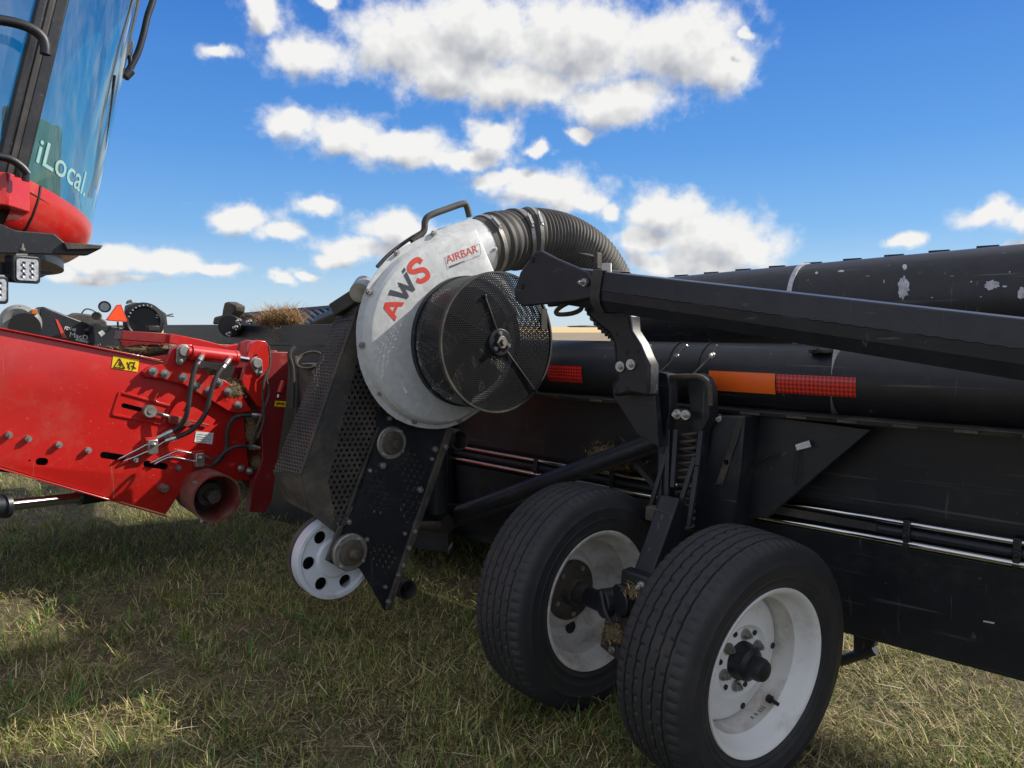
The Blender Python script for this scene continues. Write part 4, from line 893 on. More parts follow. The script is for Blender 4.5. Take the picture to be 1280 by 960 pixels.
# ---- centre-beam fittings, reel and far end of the header
b = MB(); b.cyl(Yp(*z2(1150, 830), -.16), Yp(*z2(1150, 830), -.1), .075, 24).cyl(Yp(*z2(1183, 836), -.19), Yp(*z2(1183, 836), -.1), .03, 12); b.build('hose_coupler', 'black_paint', header, bevel=.006)
for q in ((1183, 838), (1200, 805), (1150, 870), (1252, 808)): MB().bolt(Yp(*z2(*q), -.2), RY, .016, .02).build('bolt', 'zinc', header)
MB().prism(YP([(1060, 822), (1068, 785), (1108, 775), (1112, 745), (1120, 712), (1135, 708), (1175, 728), (1172, 760), (1150, 790), (1140, 822)], -.02, z2), (0, .08, 0)).build('cast_upright', 'iron_brown', header, bevel=.012)
# reel: bats carrying rows of tines, just above the cut
for k in range(15):
    xa = 318 + k * 9.4; ya = 392.5 - k * .72
    MB().bar(Yp(xa, ya, 1.0), Yp(xa + 22, ya + 17, .62), .030, .022).build('reel_slat', 'beam_paint', header, bevel=.004)
MB().cyl(Yp(290, 395.5, 1.0), Yp(460, 382, 1.0), .028, 16).build('reel_bat', 'black_paint', header)
MB().prism(YP([(296, 396), (462, 384), (462, 408), (296, 408)], 1.06), (0, .02, 0)).build('reel_backing', 'grey_print', header)
MB().cyl(Yp(400, 402, .62), Yp(470, 372, .45), .05, 14).build('reel_arm', 'black_paint', header)
E_S = -9.45
MB().prism(SP([(46, 440), (50, 386), (54, 383), (62, 386), (112, 405), (118, 440)], E_S), (-.25, 0, 0)).build('end_shield', 'black_paint', header, bevel=.015)
sh = MB().prism(SP([(276, 794), (290, 800), (336, 892), (312, 888)], E_S + .006, z2), (-.005, 0, 0)).build('shield_stripe', 'red_print', header)
text_plane('FD140', S(*z2(322, 847), E_S + .008), S(*z2(378, 858), E_S + .008), S(*z2(326, 831), E_S + .008), (0, 0, 0), 'shield_lettering', 'white_print', header)
text_plane('MacDon', S(*z2(348, 882), E_S + .008), S(*z2(478, 908), E_S + .008), S(*z2(351, 860), E_S + .008), (0, 0, 0), 'shield_lettering', 'white_print', header)
MB().bar(S(*z2(378, 896), E_S + .008), S(*z2(446, 912), E_S + .008), .03, .004, up=SX).build('shield_underline', 'worn_white', header)
MB().prism(SP([(117, 450), (117, 406), (121, 404), (158, 410), (166, 450)], E_S + .25), (-.2, 0, 0)).build('end_panel', 'black_paint', header, bevel=.015)
MB().prism(SP([(490, 862), (512, 850), (526, 868), (506, 884)], E_S + .256, z2), (-.005, 0, 0)).build('panel_emblem', 'worn_white', header)
b = MB(); c = S(25, 403, E_S + .15); b.lathe(c, norm(V(1, -.45, .1)), [(-.12, .0), (-.12, .20), (.05, .2), (.09, .15), (.07, .08), (.02, .07), (.02, 0)], 32); b.build('end_cover', 'grey_plastic', header)
MB().cyl(S(31, 409, E_S + .32), S(31, 409, E_S + .1), .16, 24).build('end_pulley', 'ink', header)
MB().prism(SP([(156, 772), (160, 748), (186, 744), (190, 772)], E_S + .3, z2), (-.05, 0, 0)).build('marker_lamp', 'amber', header, bevel=.008)
MB().tube(smooth_path(SP([(20, 386), (25, 383.5), (32, 383), (34, 386)], E_S + .2), 4), .008, 8).build('end_handle', 'ink', header)
MB().tube(smooth_path(SP([(102, 392), (106, 387), (112, 386.5), (120, 390)], E_S + .4), 4), .008, 8).build('end_handle', 'ink', header)
MB().prism(SP([(80, 398), (96, 391), (122, 394), (134, 402), (134, 425), (80, 425)], E_S - .2), (-.2, 0, 0)).build('knife_drive', 'hose_rubber', header, bevel=.02)
MB().cyl(S(120, 395, E_S + .3), S(122, 395, E_S), .05, 12).build('gearbox', 'iron_brown', header)
# reel drive ring with its bolts
c = S(180, 402, E_S + .3); b = MB(); b.lathe(c, norm(V(1, -.4, 0)), [(-.05, .0), (-.05, .24), (.03, .24), (.05, .19), (.02, .17), (.02, 0)], 40); ring = b.build('drive_guard', 'black_paint', header)
MB().prism(SP([(158, 400), (160, 382), (170, 378), (192, 381), (208, 392), (210, 408), (158, 408)], E_S + .1), (-.12, 0, 0)).build('reel_end_plate', 'hose_black', header, bevel=.01)
for k in range(12): t = .3 + k * .23; MB().cyl(c + V(.05, -.21 * math.cos(t), .205 * math.sin(t)), c + V(.075, -.21 * math.cos(t), .205 * math.sin(t)), .009, 8).build('bolt', 'zinc', ring)
MB().prism(SP([(636, 720), (640, 705), (656, 698), (664, 712)], E_S + .2, z2), (-.05, 0, 0)).build('guard_lug', 'iron_brown', header)
MB().box(S(*z2(742, 856), E_S + 1.0), S(*z2(782, 828), E_S + .9)).build('latch_box', 'ink', header, bevel=.01)
MB().cyl(S(*z2(775, 790), E_S + .4), S(*z2(865, 770), E_S + .4), .008, 6).cyl(S(*z2(780, 776), E_S + .4), S(*z2(868, 782), E_S + .4), .008, 6).build('tine', 'iron_brown', header)
lampc = S(131, 383.5, E_S + .35); b = MB(); ax = norm(V(1, -.5, .05)); b.lathe(lampc, ax, [(-.10, 0), (-.10, .05), (-.02, .068), (.02, .07), (.02, .058), (.005, .05), (.005, 0)], 28); wl = b.build('tail_lamp', 'black_paint', header)
MB().lathe(lampc, ax, [(.008, 0), (.012, .03), (.008, .055)], 24).build('lens', 'lamp_lens', wl)
smv = thing('warning_triangle', S(147, 402, E_S + .45), 'bright orange slow moving triangle on the far end of the black header', 'warning sign')
T = SP([(527, 799), (534, 794), (584, 724), (606, 722), (637, 800), (632, 810), (540, 804)], E_S + .45, z2)
MB().prism(T, (-.012, 0, 0)).build('sign_plate', 'red_print', smv)
cc = sum(T) / len(T); MB().prism([cc + (p - cc) * .82 + V(.003, 0, 0) for p in T], (-.003, 0, 0)).build('sign_face', 'orange_sign', smv)
MB().cyl(S(147, 402, E_S + .42), S(150, 425, E_S + .42), .012, 8).build('sign_post', 'ink', smv)
# hitch and pivot seen under the header beyond the near wheel
b = MB(); b.cyl(Yp(1050, 826, .05), Yp(1094, 812, .05), .018, 14); b.build('skid_link', 'black_paint', header)
b = MB(); b.prism(YP([(1066, 790), (1098, 792), (1092, 808), (1084, 826), (1066, 820)], .04), (0, .05, 0)); b.build('skid_bracket', 'black_paint', header, bevel=.006)
MB().prism(YP([(1229, 775.5), (1243, 778), (1243, 780), (1229, 777.5)], -.033), (0, .01, 0)).build('scratch', 'worn_white', header)

# ================================================================== stored tow pole
pole = thing('tow_pole', (.2, -.6, 1.15), 'thick black box section tow pole stored along the back of the header', 'tow pole')
def beam_ray(px, py, t): return CAM + ray(px, py) * t / 1.0
KA, KB = 2.10, 2.10 / 1.41
def sec(pxs, t): return [beam_ray(x, y, t) for x, y in pxs]
# section corners found at two stations on the bar, then extended along its straight axis
st1 = sec([(860, 347.3), (860, 373.8), (860, 388.5), (860, 401.5)], KA); st2 = sec([(1280, 394), (1280, 430), (1280, 449), (1280, 470.5)], KB)
ax = norm(np.mean(st2, 0) - np.mean(st1, 0)); c1 = np.mean(st1, 0)
H_ = .118; sd = norm(np.cross(UP, ax)); upv = np.cross(ax, sd)
if sd[1] > 0: sd = -sd
prof = [(.060, .059), (.062, .002), (.058, -.026), (.036, -.059), (-.036, -.059), (-.062, -.026), (-.062, .059)]
def at_pole(d): return c1 + ax * d
s_end = -.52
b = MB(); A = [at_pole(s_end) + sd * x + upv * z for x, z in prof]; b.prism(A, ax * 3.2); b.build('pole_tube', 'beam_paint', pole, bevel=.0035, sharp=2)
b = MB(); b.tube([at_pole(s_end + .12 + .01 * i) + sd * (.0625) + upv * (.004 + .0012 * math.sin(i * 1.7)) for i in range(290)], [.0022 if (i % 26) < 21 else .0004 for i in range(290)], 6); b.build('weld_seam', 'black_paint', pole)
pe = SP([(645, 360), (652, 338), (672, 313), (690, 322), (742, 352), (748, 372), (716, 378), (650, 374)], at_pole(s_end)[0] + .05)
P0 = at_pole(s_end + .10) + sd * .07
def on_pole(px, py, off):   # point on the pole's rear face
    d = ray(px, py); p0 = c1 + sd * off; t = ((p0 - CAM) @ sd) / (d @ sd); return CAM + d * t
pl = [on_pole(x, y, .066) for x, y in [(643, 362), (650, 340), (668, 315), (676, 313), (695, 323), (735, 340), (744, 356), (742, 372), (716, 377), (652, 383), (643, 375)]]
MB().prism(pl, -sd * .016).build('hitch_plate', 'beam_paint', pole, bevel=.005)
pl2 = [on_pole(x, y, .066) - sd * .116 for x, y in [(648, 362), (655, 345), (690, 342), (735, 350), (742, 372), (716, 377), (652, 383)]]; MB().prism(pl2, -sd * .016).build('hitch_plate', 'beam_paint', pole, bevel=.005)
for q in ((665, 325), (652, 358)): p = on_pole(*q, .067); MB().cyl(p - sd * .002, p + sd * .003, .010, 12).build('plate_hole', 'ink', pole)
# strap round the pole
b = MB(); d0 = .26
so_ = [(.066, .064), (.069, -.014), (.062, -.038), (.036, -.066), (-.036, -.066), (-.068, -.034), (-.068, .05), (-.056, .064)]
def pol(d, off=0): return [at_pole(d + off * 0) + sd * x + upv * z for x, z in so_]
ring0 = [on_pole(x, y, .068) for x, y in ((735, 352), (757, 334))]
dd = [(r - c1) @ ax for r in ring0]; print('strap at', dd)
dm = float(np.mean(dd)); o = pol(dm - .02); o2 = pol(dm + .02)
inner = [at_pole(dm) + (p - at_pole(dm)) * .965 for p in o]; inner2 = [at_pole(dm) + (p - at_pole(dm)) * .965 for p in o2]
n_ = len(o); b.add(o + o2 + inner + inner2, [(i, (i + 1) % n_, n_ + (i + 1) % n_, n_ + i) for i in range(n_)] + [(2 * n_ + i, 2 * n_ + (i + 1) % n_, 3 * n_ + (i + 1) % n_, 3 * n_ + i) for i in range(n_)]
                         + [(i, (i + 1) % n_, 2 * n_ + (i + 1) % n_, 2 * n_ + i) for i in range(n_)] + [(n_ + i, n_ + (i + 1) % n_, 3 * n_ + (i + 1) % n_, 3 * n_ + i) for i in range(n_)])
b.build('pole_strap', 'hose_rubber', pole, bevel=.002)
MB().bar(on_pole(758, 330, .03), on_pole(758, 346, .05), .03, .012).build('strap_hook', 'steel_dull', pole, bevel=.002)
p = on_pole(731, 353, .075); MB().bolt(p, sd, .012, .02).build('strap_bolt', 'zinc', pole)

# ================================================================== air manifold tube
man = thing('air_manifold', (.2, .2, 1.2), 'black air manifold tube with worn white patches, above the tow pole', 'air tube')
pa = V(-.78, .20, 0); pb = V(.365, .20, 0)
def axis_pt(px, py, y, r): p = Yp(px, py, y); return p - V(0, 0, r)
MR = .157
qa, qb = axis_pt(866, 344, .20, MR), axis_pt(1280, 305, .20, MR); mdir = norm(qb - qa)
m0, m1 = qa - mdir * .24, qb + mdir * 2.2
b = MB(); b.tube([m0 + (m1 - m0) * i / 40 for i in range(41)], MR, 56); mt = b.build('manifold_pipe', 'tube_paint', man)
def on_man(px, py, off=.0012):
    d = norm(ray(px, py)); w = CAM - qa; dp = d - mdir * (d @ mdir); wp = w - mdir * (w @ mdir)
    A_, B_, C_ = dp @ dp, 2 * dp @ wp, wp @ wp - (MR + off) ** 2; D_ = B_ * B_ - 4 * A_ * C_
    t = (-B_ - math.sqrt(max(D_, 0))) / (2 * A_); return CAM + d * t
b = MB(); cb = on_man(990, 352); k = (cb - qa) @ mdir
b.lathe(qa + mdir * k, mdir, [(-.010, MR + .0005), (-.010, MR + .005), (.006, MR + .005), (.006, MR + .0005)], 64, closed=True); b.build('band_clip', 'worn_white', man)
for cx, cy, rx, ry, nn in ((1129, 360, 7.5, 15, 30), (1131, 334, 3, 4, 16), (1239, 356, 10, 6, 28), (1256, 358, 3, 1.5, 8), (1277, 367, 5, 8, 22), (1190, 345, 2.5, .5, 8), (1105, 352, .8, 3, 8), (1165, 372, 1.2, .8, 7), (1085, 345, 3, .5, 8), (1226, 371, 1.4, .7, 7), (1262, 340, 1, 1, 7), (1021, 341, 2, 1.5, 8), (1051, 339, 5, 1.5, 10), (1214, 352, 1.2, 1.2, 7)):
    pts = []
    for i in range(nn): a = 2 * math.pi * i / nn; kx = random.uniform(.7, 1.15); pts.append(on_man(cx + rx * math.cos(a) * kx, cy + ry * math.sin(a) * kx - (rx * math.cos(a)) * .06))
    c = on_man(cx, cy); b = MB(); b.add([c] + pts, [(0, 1 + i, 1 + (i + 1) % nn) for i in range(nn)]); b.build('worn_patch', 'worn_white', man)
for i in range(18):
    p = qa + mdir * (-.2 + i * .135) + V(0, .02, MR + .003); MB().box(p + V(-.03, -.004, -.006), p + V(.03, .006, .005)).build('seam_clip', 'tube_paint', man)

# ================================================================== blower
def proj(P):
    P = np.asarray(P) - CAM; a = P[0] * UX[0] + P[1] * FW[0]; b_ = P[0] * UX[1] + P[1] * FW[1]
    d = b_ * math.cos(PI_) - P[2] * math.sin(PI_); return 640 + F * a / d, 480 - F * (b_ * math.sin(PI_) + P[2] * math.cos(PI_)) / d
AX = V(math.cos(R(7)), -math.sin(R(7)), 0); HV = V(math.sin(R(7)), math.cos(R(7)), 0)     # fan shaft, and level direction across the fan
DF = S(624, 428, -1.10)                     # centre of the intake screen's front
L_ = .05
while proj(DF - AX * L_)[0] > 577 and L_ < .6: L_ += .004
FC = DF - AX * L_                           # centre of the scroll face
print('drum length', L_, FC)
def A(px, py, off=0.):                      # pixel -> plane parallel to the scroll face, off metres in front of it
    d = ray(px, py); p0 = FC + AX * off; return CAM + d * (((p0 - CAM) @ AX) / (d @ AX))
def AP(pts, off=0., z=None): return [A(*(z(*p) if z else p), off) for p in pts]
blower = thing('air_blower', V(FC[0], FC[1], .35), 'galvanised snail shaped blower with black mesh intake drum and belt drive', 'blower')
o_px = [z5(*p) for p in [(800, 103), (722, 132), (645, 160), (592, 186), (540, 215), (494, 245), (450, 280), (415, 325), (385, 370), (365, 418), (350, 470), (341, 515), (338, 560), (340, 610), (345, 660), (357, 710), (375, 760), (400, 807), (430, 850), (464, 884), (500, 910), (540, 928), (580, 940), (620, 946), (660, 948), (700, 943), (740, 930), (772, 914), (805, 892), (850, 862)]]
o_px += [(625, 487), (640, 460), (648, 430), (648, 400), (642, 375), (632, 348), (618, 340)]
OUT = AP(o_px)
def ring_k(k, off):
    return [FC + (p - FC) * k + AX * off for p in OUT]
b = MB(); n_ = len(OUT)
rings = [ring_k(1.0, -.004), ring_k(1.0, .0), ring_k(.955, .0), ring_k(.945, .010), ring_k(.930, .024), ring_k(.905, .0325), ring_k(.88, .035), ring_k(.70, .0362), ring_k(.52, .037)]
for r in rings: b.v += r
for j in range(len(rings) - 1): b.f += [(j * n_ + i, j * n_ + (i + 1) % n_, (j + 1) * n_ + (i + 1) % n_, (j + 1) * n_ + i) for i in range(n_)]
b.f.append(tuple(range((len(rings) - 1) * n_, len(rings) * n_))); b.f.append(tuple(range(n_)))
scroll = b.build('scroll_housing', 'galvanised', blower, sharp=22)
b = MB(); wr = [ring_k(.955, -.004), ring_k(.90, -.035), ring_k(.80, -.09), ring_k(.66, -.19)]
for r in wr: b.v += r
for j in range(3): b.f += [(j * n_ + i, j * n_ + (i + 1) % n_, (j + 1) * n_ + (i + 1) % n_, (j + 1) * n_ + i) for i in range(n_)]
b.f.append(tuple(range(3 * n_, 4 * n_))); b.build('scroll_wall', 'galvanised', blower, sharp=30)
for (x, y) in [(645, 166), (497, 243), (385, 398), (358, 612), (432, 803), (568, 917), (746, 914)]:
    MB().bolt(A(*z5(x, y), .001), AX, .0115, .010, washer=False).build('bolt', 'steel_dull', blower)
# outlet duct and the small cover plate on it
dc = -.112; d0, d1 = A(556, 323, dc), A(606, 307, dc); dd_ = norm(d1 - d0)
b = MB(); b.lathe(d0, dd_, [(0, .10), (.02, .116), (np.linalg.norm(d1 - d0), .117), (np.linalg.norm(d1 - d0), .107), (.03, .10)], 48); b.build('outlet_duct', 'galvanised', blower)
MB().prism(AP([(838, 240), (895, 219), (902, 235), (845, 258)], .030, z5), -AX * .006).bolt(A(*z5(893, 228), .032), AX, .008, .006, washer=False).build('cover_plate', 'galvanised', blower, bevel=.001)
# intake drum
DR = .2525
def cuv(p):
    q = p - FC; h = q @ AX; a = math.atan2(q[2], q @ HV); return (a * DR, h)
b = MB(); b.lathe(FC + AX * .03, AX, [(0, DR * .955), (L_ - .03, DR)], 96); b.uv = cuv
for_seam = b.build('intake_screen', 'screen_mesh', blower, sharp=60)
b = MB(); b.lathe(DF, AX, [(0, .03), (.003, DR * .5), (0, DR)], 96); b.uv = lambda p: ((p - DF) @ HV, p[2] - DF[2])
disc = b.build('front_screen', 'screen_mesh', blower, sharp=60)
b = MB(); b.lathe(DF, AX, [(-.012, DR - .001), (-.010, DR + .003), (.003, DR + .003), (.003, DR - .004)], 96, closed=True); b.build('screen_rim', 'dusty_black', blower)
b = MB(); b.lathe(FC + AX * .036, AX, [(0, DR * .95), (0, DR * .985), (.022, DR * .985), (.022, DR * .95)], 96, closed=True); b.build('screen_base', 'black_paint', blower)
b = MB(); b.lathe(DF, AX, [(-.02, 0), (-.02, .05), (.006, .05), (.010, .046), (.010, .024), (.016, .024), (.018, .020), (.018, .012), (.030, .011), (.032, 0)], 32); hb = b.build('hub', 'black_paint', blower)
b = MB(); b.cyl(DF + AX * .01, DF + AX * .020, .023, 6).cyl(DF + AX * .018, DF + AX * .036, .011, 14); b.build('shaft_nut', 'steel_dull', hb)
for t in (100, 220, 340): p = DF + AX * .010 + .034 * (HV * math.cos(R(t)) + UP * math.sin(R(t))); MB().bolt(p, AX, .009, .008, washer=False).build('bolt', 'zinc', hb)
for pts in ([(628, 432), (648, 458), (670, 490)], [(626, 426), (616, 400), (606, 370)]):        # sweeping wiper arms over the screen
    P = AP(pts, L_ + .006); b = MB()
    b.bar(P[0], P[2], .007, .006, up=AX); e = P[2]; b.bar(e - AX * .02, e + AX * .008, .010, .010); b.build('wiper_arm', 'ink', blower, bevel=.002)
MB().bar(A(666, 372, L_ + .008), A(683, 404, L_ + .008), .012, .006, up=AX).build('wiper_arm', 'dusty_black', blower)
p = A(683, 406, L_ + .006); MB().prism(AP([(677, 386), (684, 386), (684, 410), (677, 412)], L_ + .012), -AX * .01).build('seam_plate', 'dusty_black', blower)
b = MB()                                     # spider that carries the hub, inside the screen
MB().cyl(FC + AX * .04, DF - AX * .005, .022, 16).build('fan_shaft', 'black_paint', blower)
for t in (25, 145, 265):
    e = FC + AX * .05 + .235 * (HV * math.cos(R(t)) + UP * math.sin(R(t))); MB().bar(DF - AX * .04, e, .05, .006, up=HV).build('spider_arm', 'black_paint', blower)
b = MB(); b.lathe(FC + AX * .0385, AX, [(0, 0), (0, .205), (.002, .21)], 48); inl = b.build('inlet_mouth', 'ink', blower)
for k in range(9):
    t = k * 40; p = FC + AX * .042; e1, e2 = HV * math.cos(R(t)) + UP * math.sin(R(t)), HV * math.cos(R(t + 14)) + UP * math.sin(R(t + 14))
    MB().prism([p + e1 * .06, p + e2 * .06, p + e2 * .2, p + e1 * .2 + AX * .02], AX * .004).build('fan_blade', 'dusty_black', inl)
# lifting handle
MB().tube(smooth_path([A(x, y, -.06) for x, y in [z5(*q) for q in ((560, 200), (606, 158), (612, 118), (632, 94), (700, 68), (764, 47), (778, 56), (790, 100))]], 6), .0125, 12).build('carry_handle', 'hose_rubber', blower, sharp=60)
MB().tube(smooth_path([A(x, y, -.09) for x, y in [z5(*q) for q in ((420, 300), (470, 248), (540, 195), (606, 155))]], 6), .007, 10).build('handle_strap', 'dusty_black', blower)
MB().cyl(A(455, 356, -.16), A(449, 366, -.05), .035, 18).build('end_knob', 'steel_dull', blower)
MB().bar(A(418, 388, -.2), A(449, 368, -.12), .05, .05).build('top_bracket', 'dusty_black', blower, bevel=.005)
# printed lettering on the scroll, set round an arc
OFFT = .0374
pa_, pb_, ph_ = A(*z5(492, 518), OFFT), A(*z5(640, 346), OFFT), A(*z5(458, 432), OFFT)
def pol_(p): q = p - FC; return math.atan2(q[2], q @ HV), math.hypot(q[2], q @ HV)
cA = FC
ta, ra = pol_(pa_); tb, rb = pol_(pb_); th_, rh = pol_(ph_); ts, rs_ = pol_(A(*z5(556, 275), OFFT))
print('arc', ta, ra, tb, rb, th_, rh, ts, rs_)
def un(t): return t if t > 0 else t + 2 * math.pi
ta, tb = un(ta), un(tb)
OUT_P = sorted((un(pol_(p)[0]), pol_(p)[1]) for p in OUT)
OA = np.array([o_[0] for o_ in OUT_P]); ORr = np.array([o_[1] for o_ in OUT_P])
FK = [(.52, .037), (.70, .0362), (.88, .035), (.905, .0325), (.93, .024), (.945, .010), (.955, 0)]
def face_off(t, r):
    k = r / np.interp(un(t), OA, ORr, period=2 * math.pi); return float(np.interp(k, [f_[0] for f_ in FK], [f_[1] for f_ in FK]))
def hug(p, lift):
    t, r = pol_(p); return p + AX * (face_off(t, r) + lift - (p - FC) @ AX)
def arc_pt(u, v):                            # u 0..1 along the baseline, v 0..1 up the letter
    t = ta + (tb - ta) * u; r0 = ra + (rb - ra) * u; r1 = rh + (rs_ - rh) * u; r = r0 + (r1 - r0) * v
    return FC + AX * (face_off(t, r) + .0007) + r * (HV * math.cos(t) + UP * math.sin(t))
def stroke(polys, name, m):
    b = MB()
    for poly in polys:
        n = len(poly); P = []
        for i in range(n):                   # subdivide each edge so it follows the arc
            (u0, v0), (u1, v1) = poly[i], poly[(i + 1) % n]
            for k in range(4): P.append(arc_pt(u0 + (u1 - u0) * k / 4, v0 + (v1 - v0) * k / 4))
        b.prism(P, AX * .0003)
    return b.build(name, m, scroll)
stroke([[(.0, 0), (.075, 0), (.165, .66), (.20, .80), (.17, 1), (.125, 1)], [(.125, 1), (.20, 1), (.33, 0), (.255, 0), (.155, .78)], [(.075, .2), (.27, .2), (.255, .36), (.09, .36)]], 'printed_letter', 'red_print')
stroke([[(.30, 1), (.375, 1), (.44, .30), (.46, .0), (.40, 0)], [(.40, 0), (.46, 0), (.55, .62), (.515, .86)], [(.475, .72), (.53, .72), (.60, .25), (.62, 0), (.56, 0)], [(.56, 0), (.62, 0), (.715, .82), (.65, .82)], [(.655, .88), (.72, .88), (.73, 1.0), (.67, 1.0)]], 'printed_letter', 'grey_print')
sc_ = np.array([.22, .08]); cen = smooth_path([V(u_ * .22, v_ * .08, 0) for u_, v_ in [(.985, .70), (.955, .86), (.875, .905), (.79, .86), (.765, .73), (.80, .60), (.875, .52), (.95, .43), (.98, .29), (.955, .14), (.87, .095), (.785, .14), (.755, .28)]], 4)
Lq, Rq = [], []
for i_ in range(len(cen)):
    tq = norm(cen[min(i_ + 1, len(cen) - 1)] - cen[max(i_ - 1, 0)]); nq = V(-tq[1], tq[0], 0) * .0082
    Lq.append(tuple((cen[i_] + nq)[:2] / sc_)); Rq.append(tuple((cen[i_] - nq)[:2] / sc_))
stroke([[Lq[i_], Lq[i_ + 1], Rq[i_ + 1], Rq[i_]] for i_ in range(len(cen) - 1)], 'printed_letter', 'red_print')
nm_ = text_plane('AIRBAR', A(*z5(701, 287), OFFT), A(*z5(826, 239), OFFT), A(*z5(693, 257), OFFT), AX * .0, 'printed_name', 'red_print', scroll, bold=.004)
bs_ = BASE[nm_.name]
for v_ in nm_.data.vertices: v_.co = hug(V(*v_.co) + bs_, .0007) - bs_
def flat_line(p, q, w, name, m):
    P, Q = A(*z5(*p), OFFT), A(*z5(*q), OFFT); d = norm(Q - P); n = np.cross(AX, d); b = MB(); vs = []
    for k in range(9):
        c = P + (Q - P) * k / 8; vs += [hug(c + n * w / 2, .0006), hug(c - n * w / 2, .0006)]
    b.add(vs, [(2 * k, 2 * k + 1, 2 * k + 3, 2 * k + 2) for k in range(8)]); return b.build(name, m, scroll)
fr = [(692, 262), (832, 207), (838, 248), (702, 310)]
for i_ in range(4): flat_line(fr[i_], fr[(i_ + 1) % 4], .002, 'print_frame', 'steel_dull')
flat_line((708, 301), (770, 278), .006, 'print_underline', 'grey_print'); flat_line((776, 276), (832, 255), .003, 'print_underline', 'steel_dull')
# ---- belt drive housing under the fan
g1, g2 = -.10, -.24
def quad(pts, name, m, uvpl=None, th=.003):
    P = [A(x, y, o) for x, y, o in pts]; n = norm(np.cross(P[1] - P[0], P[2] - P[0])); e = norm(P[1] - P[0]); f = np.cross(n, e); b = MB(); b.prism(P, -n * th)
    b.uv = lambda p: ((p - P[0]) @ e, (p - P[0]) @ f); return b.build(name, m, blower)
quad([(424, 388, g2), (447, 385, g1), (376, 592, g1), (342, 590, g2)], 'guard_face', 'guard_fine')
quad([(342, 590, g2), (376, 592, g1), (387, 641, g1), (357, 625, g2)], 'guard_lip', 'guard_plain')
quad([(447, 385, g1), (458, 400, g1), (410, 600, g1), (421, 668, g1), (387, 641, g1), (376, 592, g1)], 'guard_side', 'guard_plain')
quad([(458, 400, g1), (476, 440, g1), (486, 530, g1), (452, 600, g1), (421, 668, g1), (410, 600, g1)], 'guard_side', 'guard_coarse')
b = MB(); b.tube([A(447, 385, g1), A(411, 489, g1), A(376, 592, g1)], .006, 8); b.build('guard_fold', 'guard_plain', blower)
P = [A(*q, g1 - .03) for q in ((446, 410), (476, 450), (486, 530), (430, 650), (392, 625), (384, 590))]; MB().prism(P, -AX * .10).build('belt_case', 'ink', blower)
C_px = [z6(*q) for q in [(505, 40), (830, 130), (812, 200), (560, 935), (535, 935), (488, 850), (425, 748), (338, 748), (290, 720), (300, 690), (400, 480), (500, 180)]]
pc = -.085
cp = MB().prism(AP(C_px, pc), -AX * .006).build('drive_plate', 'black_paint', blower)
holes = []
def cluster(cx, cy, rx, ry, pitch=27):
    for i in range(-6, 7):
        for j in range(-7, 8):
            x, y = i * pitch + (j % 2) * pitch / 2, j * pitch * .9
            if (x / rx) ** 2 + (y / ry) ** 2 < 1:
                p = A(*z6(cx + x, cy + y + x * .2), pc); holes.append(MB().tube([p + AX * .02, p - AX * .03], .0062, 8))
cluster(505, 425, 62, 80); cluster(655, 310, 62, 95); cluster(650, 470, 45, 80); cluster(530, 690, 70, 66)
cut(cp, holes)
b = MB(); P = AP([(845, 132), (818, 125), (550, 905), (545, 935), (566, 935)], pc + .012, z6); b.prism(P, -AX * .03); b.build('plate_flange', 'guard_plain', blower, bevel=.003)
MB().bar(A(*z6(510, 120), pc + .004), A(*z6(288, 720), pc + .004), .010, .01, up=AX).build('plate_flange', 'dusty_black', blower, bevel=.002)
for x, y, r in [(758, 218, .013), (745, 262, .008), (692, 398, .014), (525, 291, .014), (468, 312, .009), (375, 541, .011), (455, 619, .009), (624, 593, .008), (805, 207, .013), (668, 583, .010), (642, 656, .011), (617, 733, .011), (595, 777, .011), (551, 895, .011), (556, 82, .010), (538, 830, .009)]:
    MB().bolt(A(*z6(x, y), pc + (.013 if x in (805, 668, 642, 617, 595, 551) else 0)), AX, r, .009, washer=False).build('bolt', 'zinc', blower)
def bearing(px, py, off, r):
    c = A(px, py, off); b = MB(); b.lathe(c, AX, [(-.01, 0), (-.01, r), (.006, r), (.009, r * .94), (.009, r * .72), (.012, r * .70)], 36)
    o = b.build('bearing_flange', 'steel_dull', blower)
    b = MB(); b.lathe(c, AX, [(.008, r * .72), (.024, r * .66), (.028, r * .5), (.028, r * .30), (.050, r * .29), (.053, r * .22), (.053, 0)], 32); b.build('bearing_cap', 'iron_brown', o)
    for t in (50, 140, 230, 320): q = c + AX * .009 + r * .84 * (HV * math.cos(R(t)) + UP * math.sin(R(t))); MB().bolt(q, AX, r * .13, .009, washer=False).build('bolt', 'zinc', o)
bearing(*z6(565, 190), pc, .062); bearing(*z6(382, 676), pc + .02, .068)
# pulley
pcn = A(*z6(322, 704), -.13); pr = .152
b = MB(); b.lathe(pcn, AX, [(-.05, pr * .86), (-.05, pr), (-.002, pr), (0, pr * .985), (0, pr * .90), (-.008, pr * .85), (-.010, pr * .50), (-.002, pr * .44), (.0, pr * .2), (.0, 0), (-.02, 0), (-.02, pr * .8), (-.03, pr * .86)], 72, closed=True)
pu = b.build('drive_pulley', 'white_disc', blower, sharp=25)
cut(pu, [MB().tube([pcn + pr * .68 * (HV * math.cos(R(t)) + UP * math.sin(R(t))) + AX * .05, pcn + pr * .68 * (HV * math.cos(R(t)) + UP * math.sin(R(t))) - AX * .035], .024, 20) for t in (124, 180, 236, 292, 348, 64)])
b = MB(); b.lathe(pcn, AX, [(-.085, pr * .9), (-.085, pr * 1.01), (-.052, pr * 1.01), (-.052, pr * .9)], 64, closed=True); b.build('pulley_rim', 'iron_brown', blower)
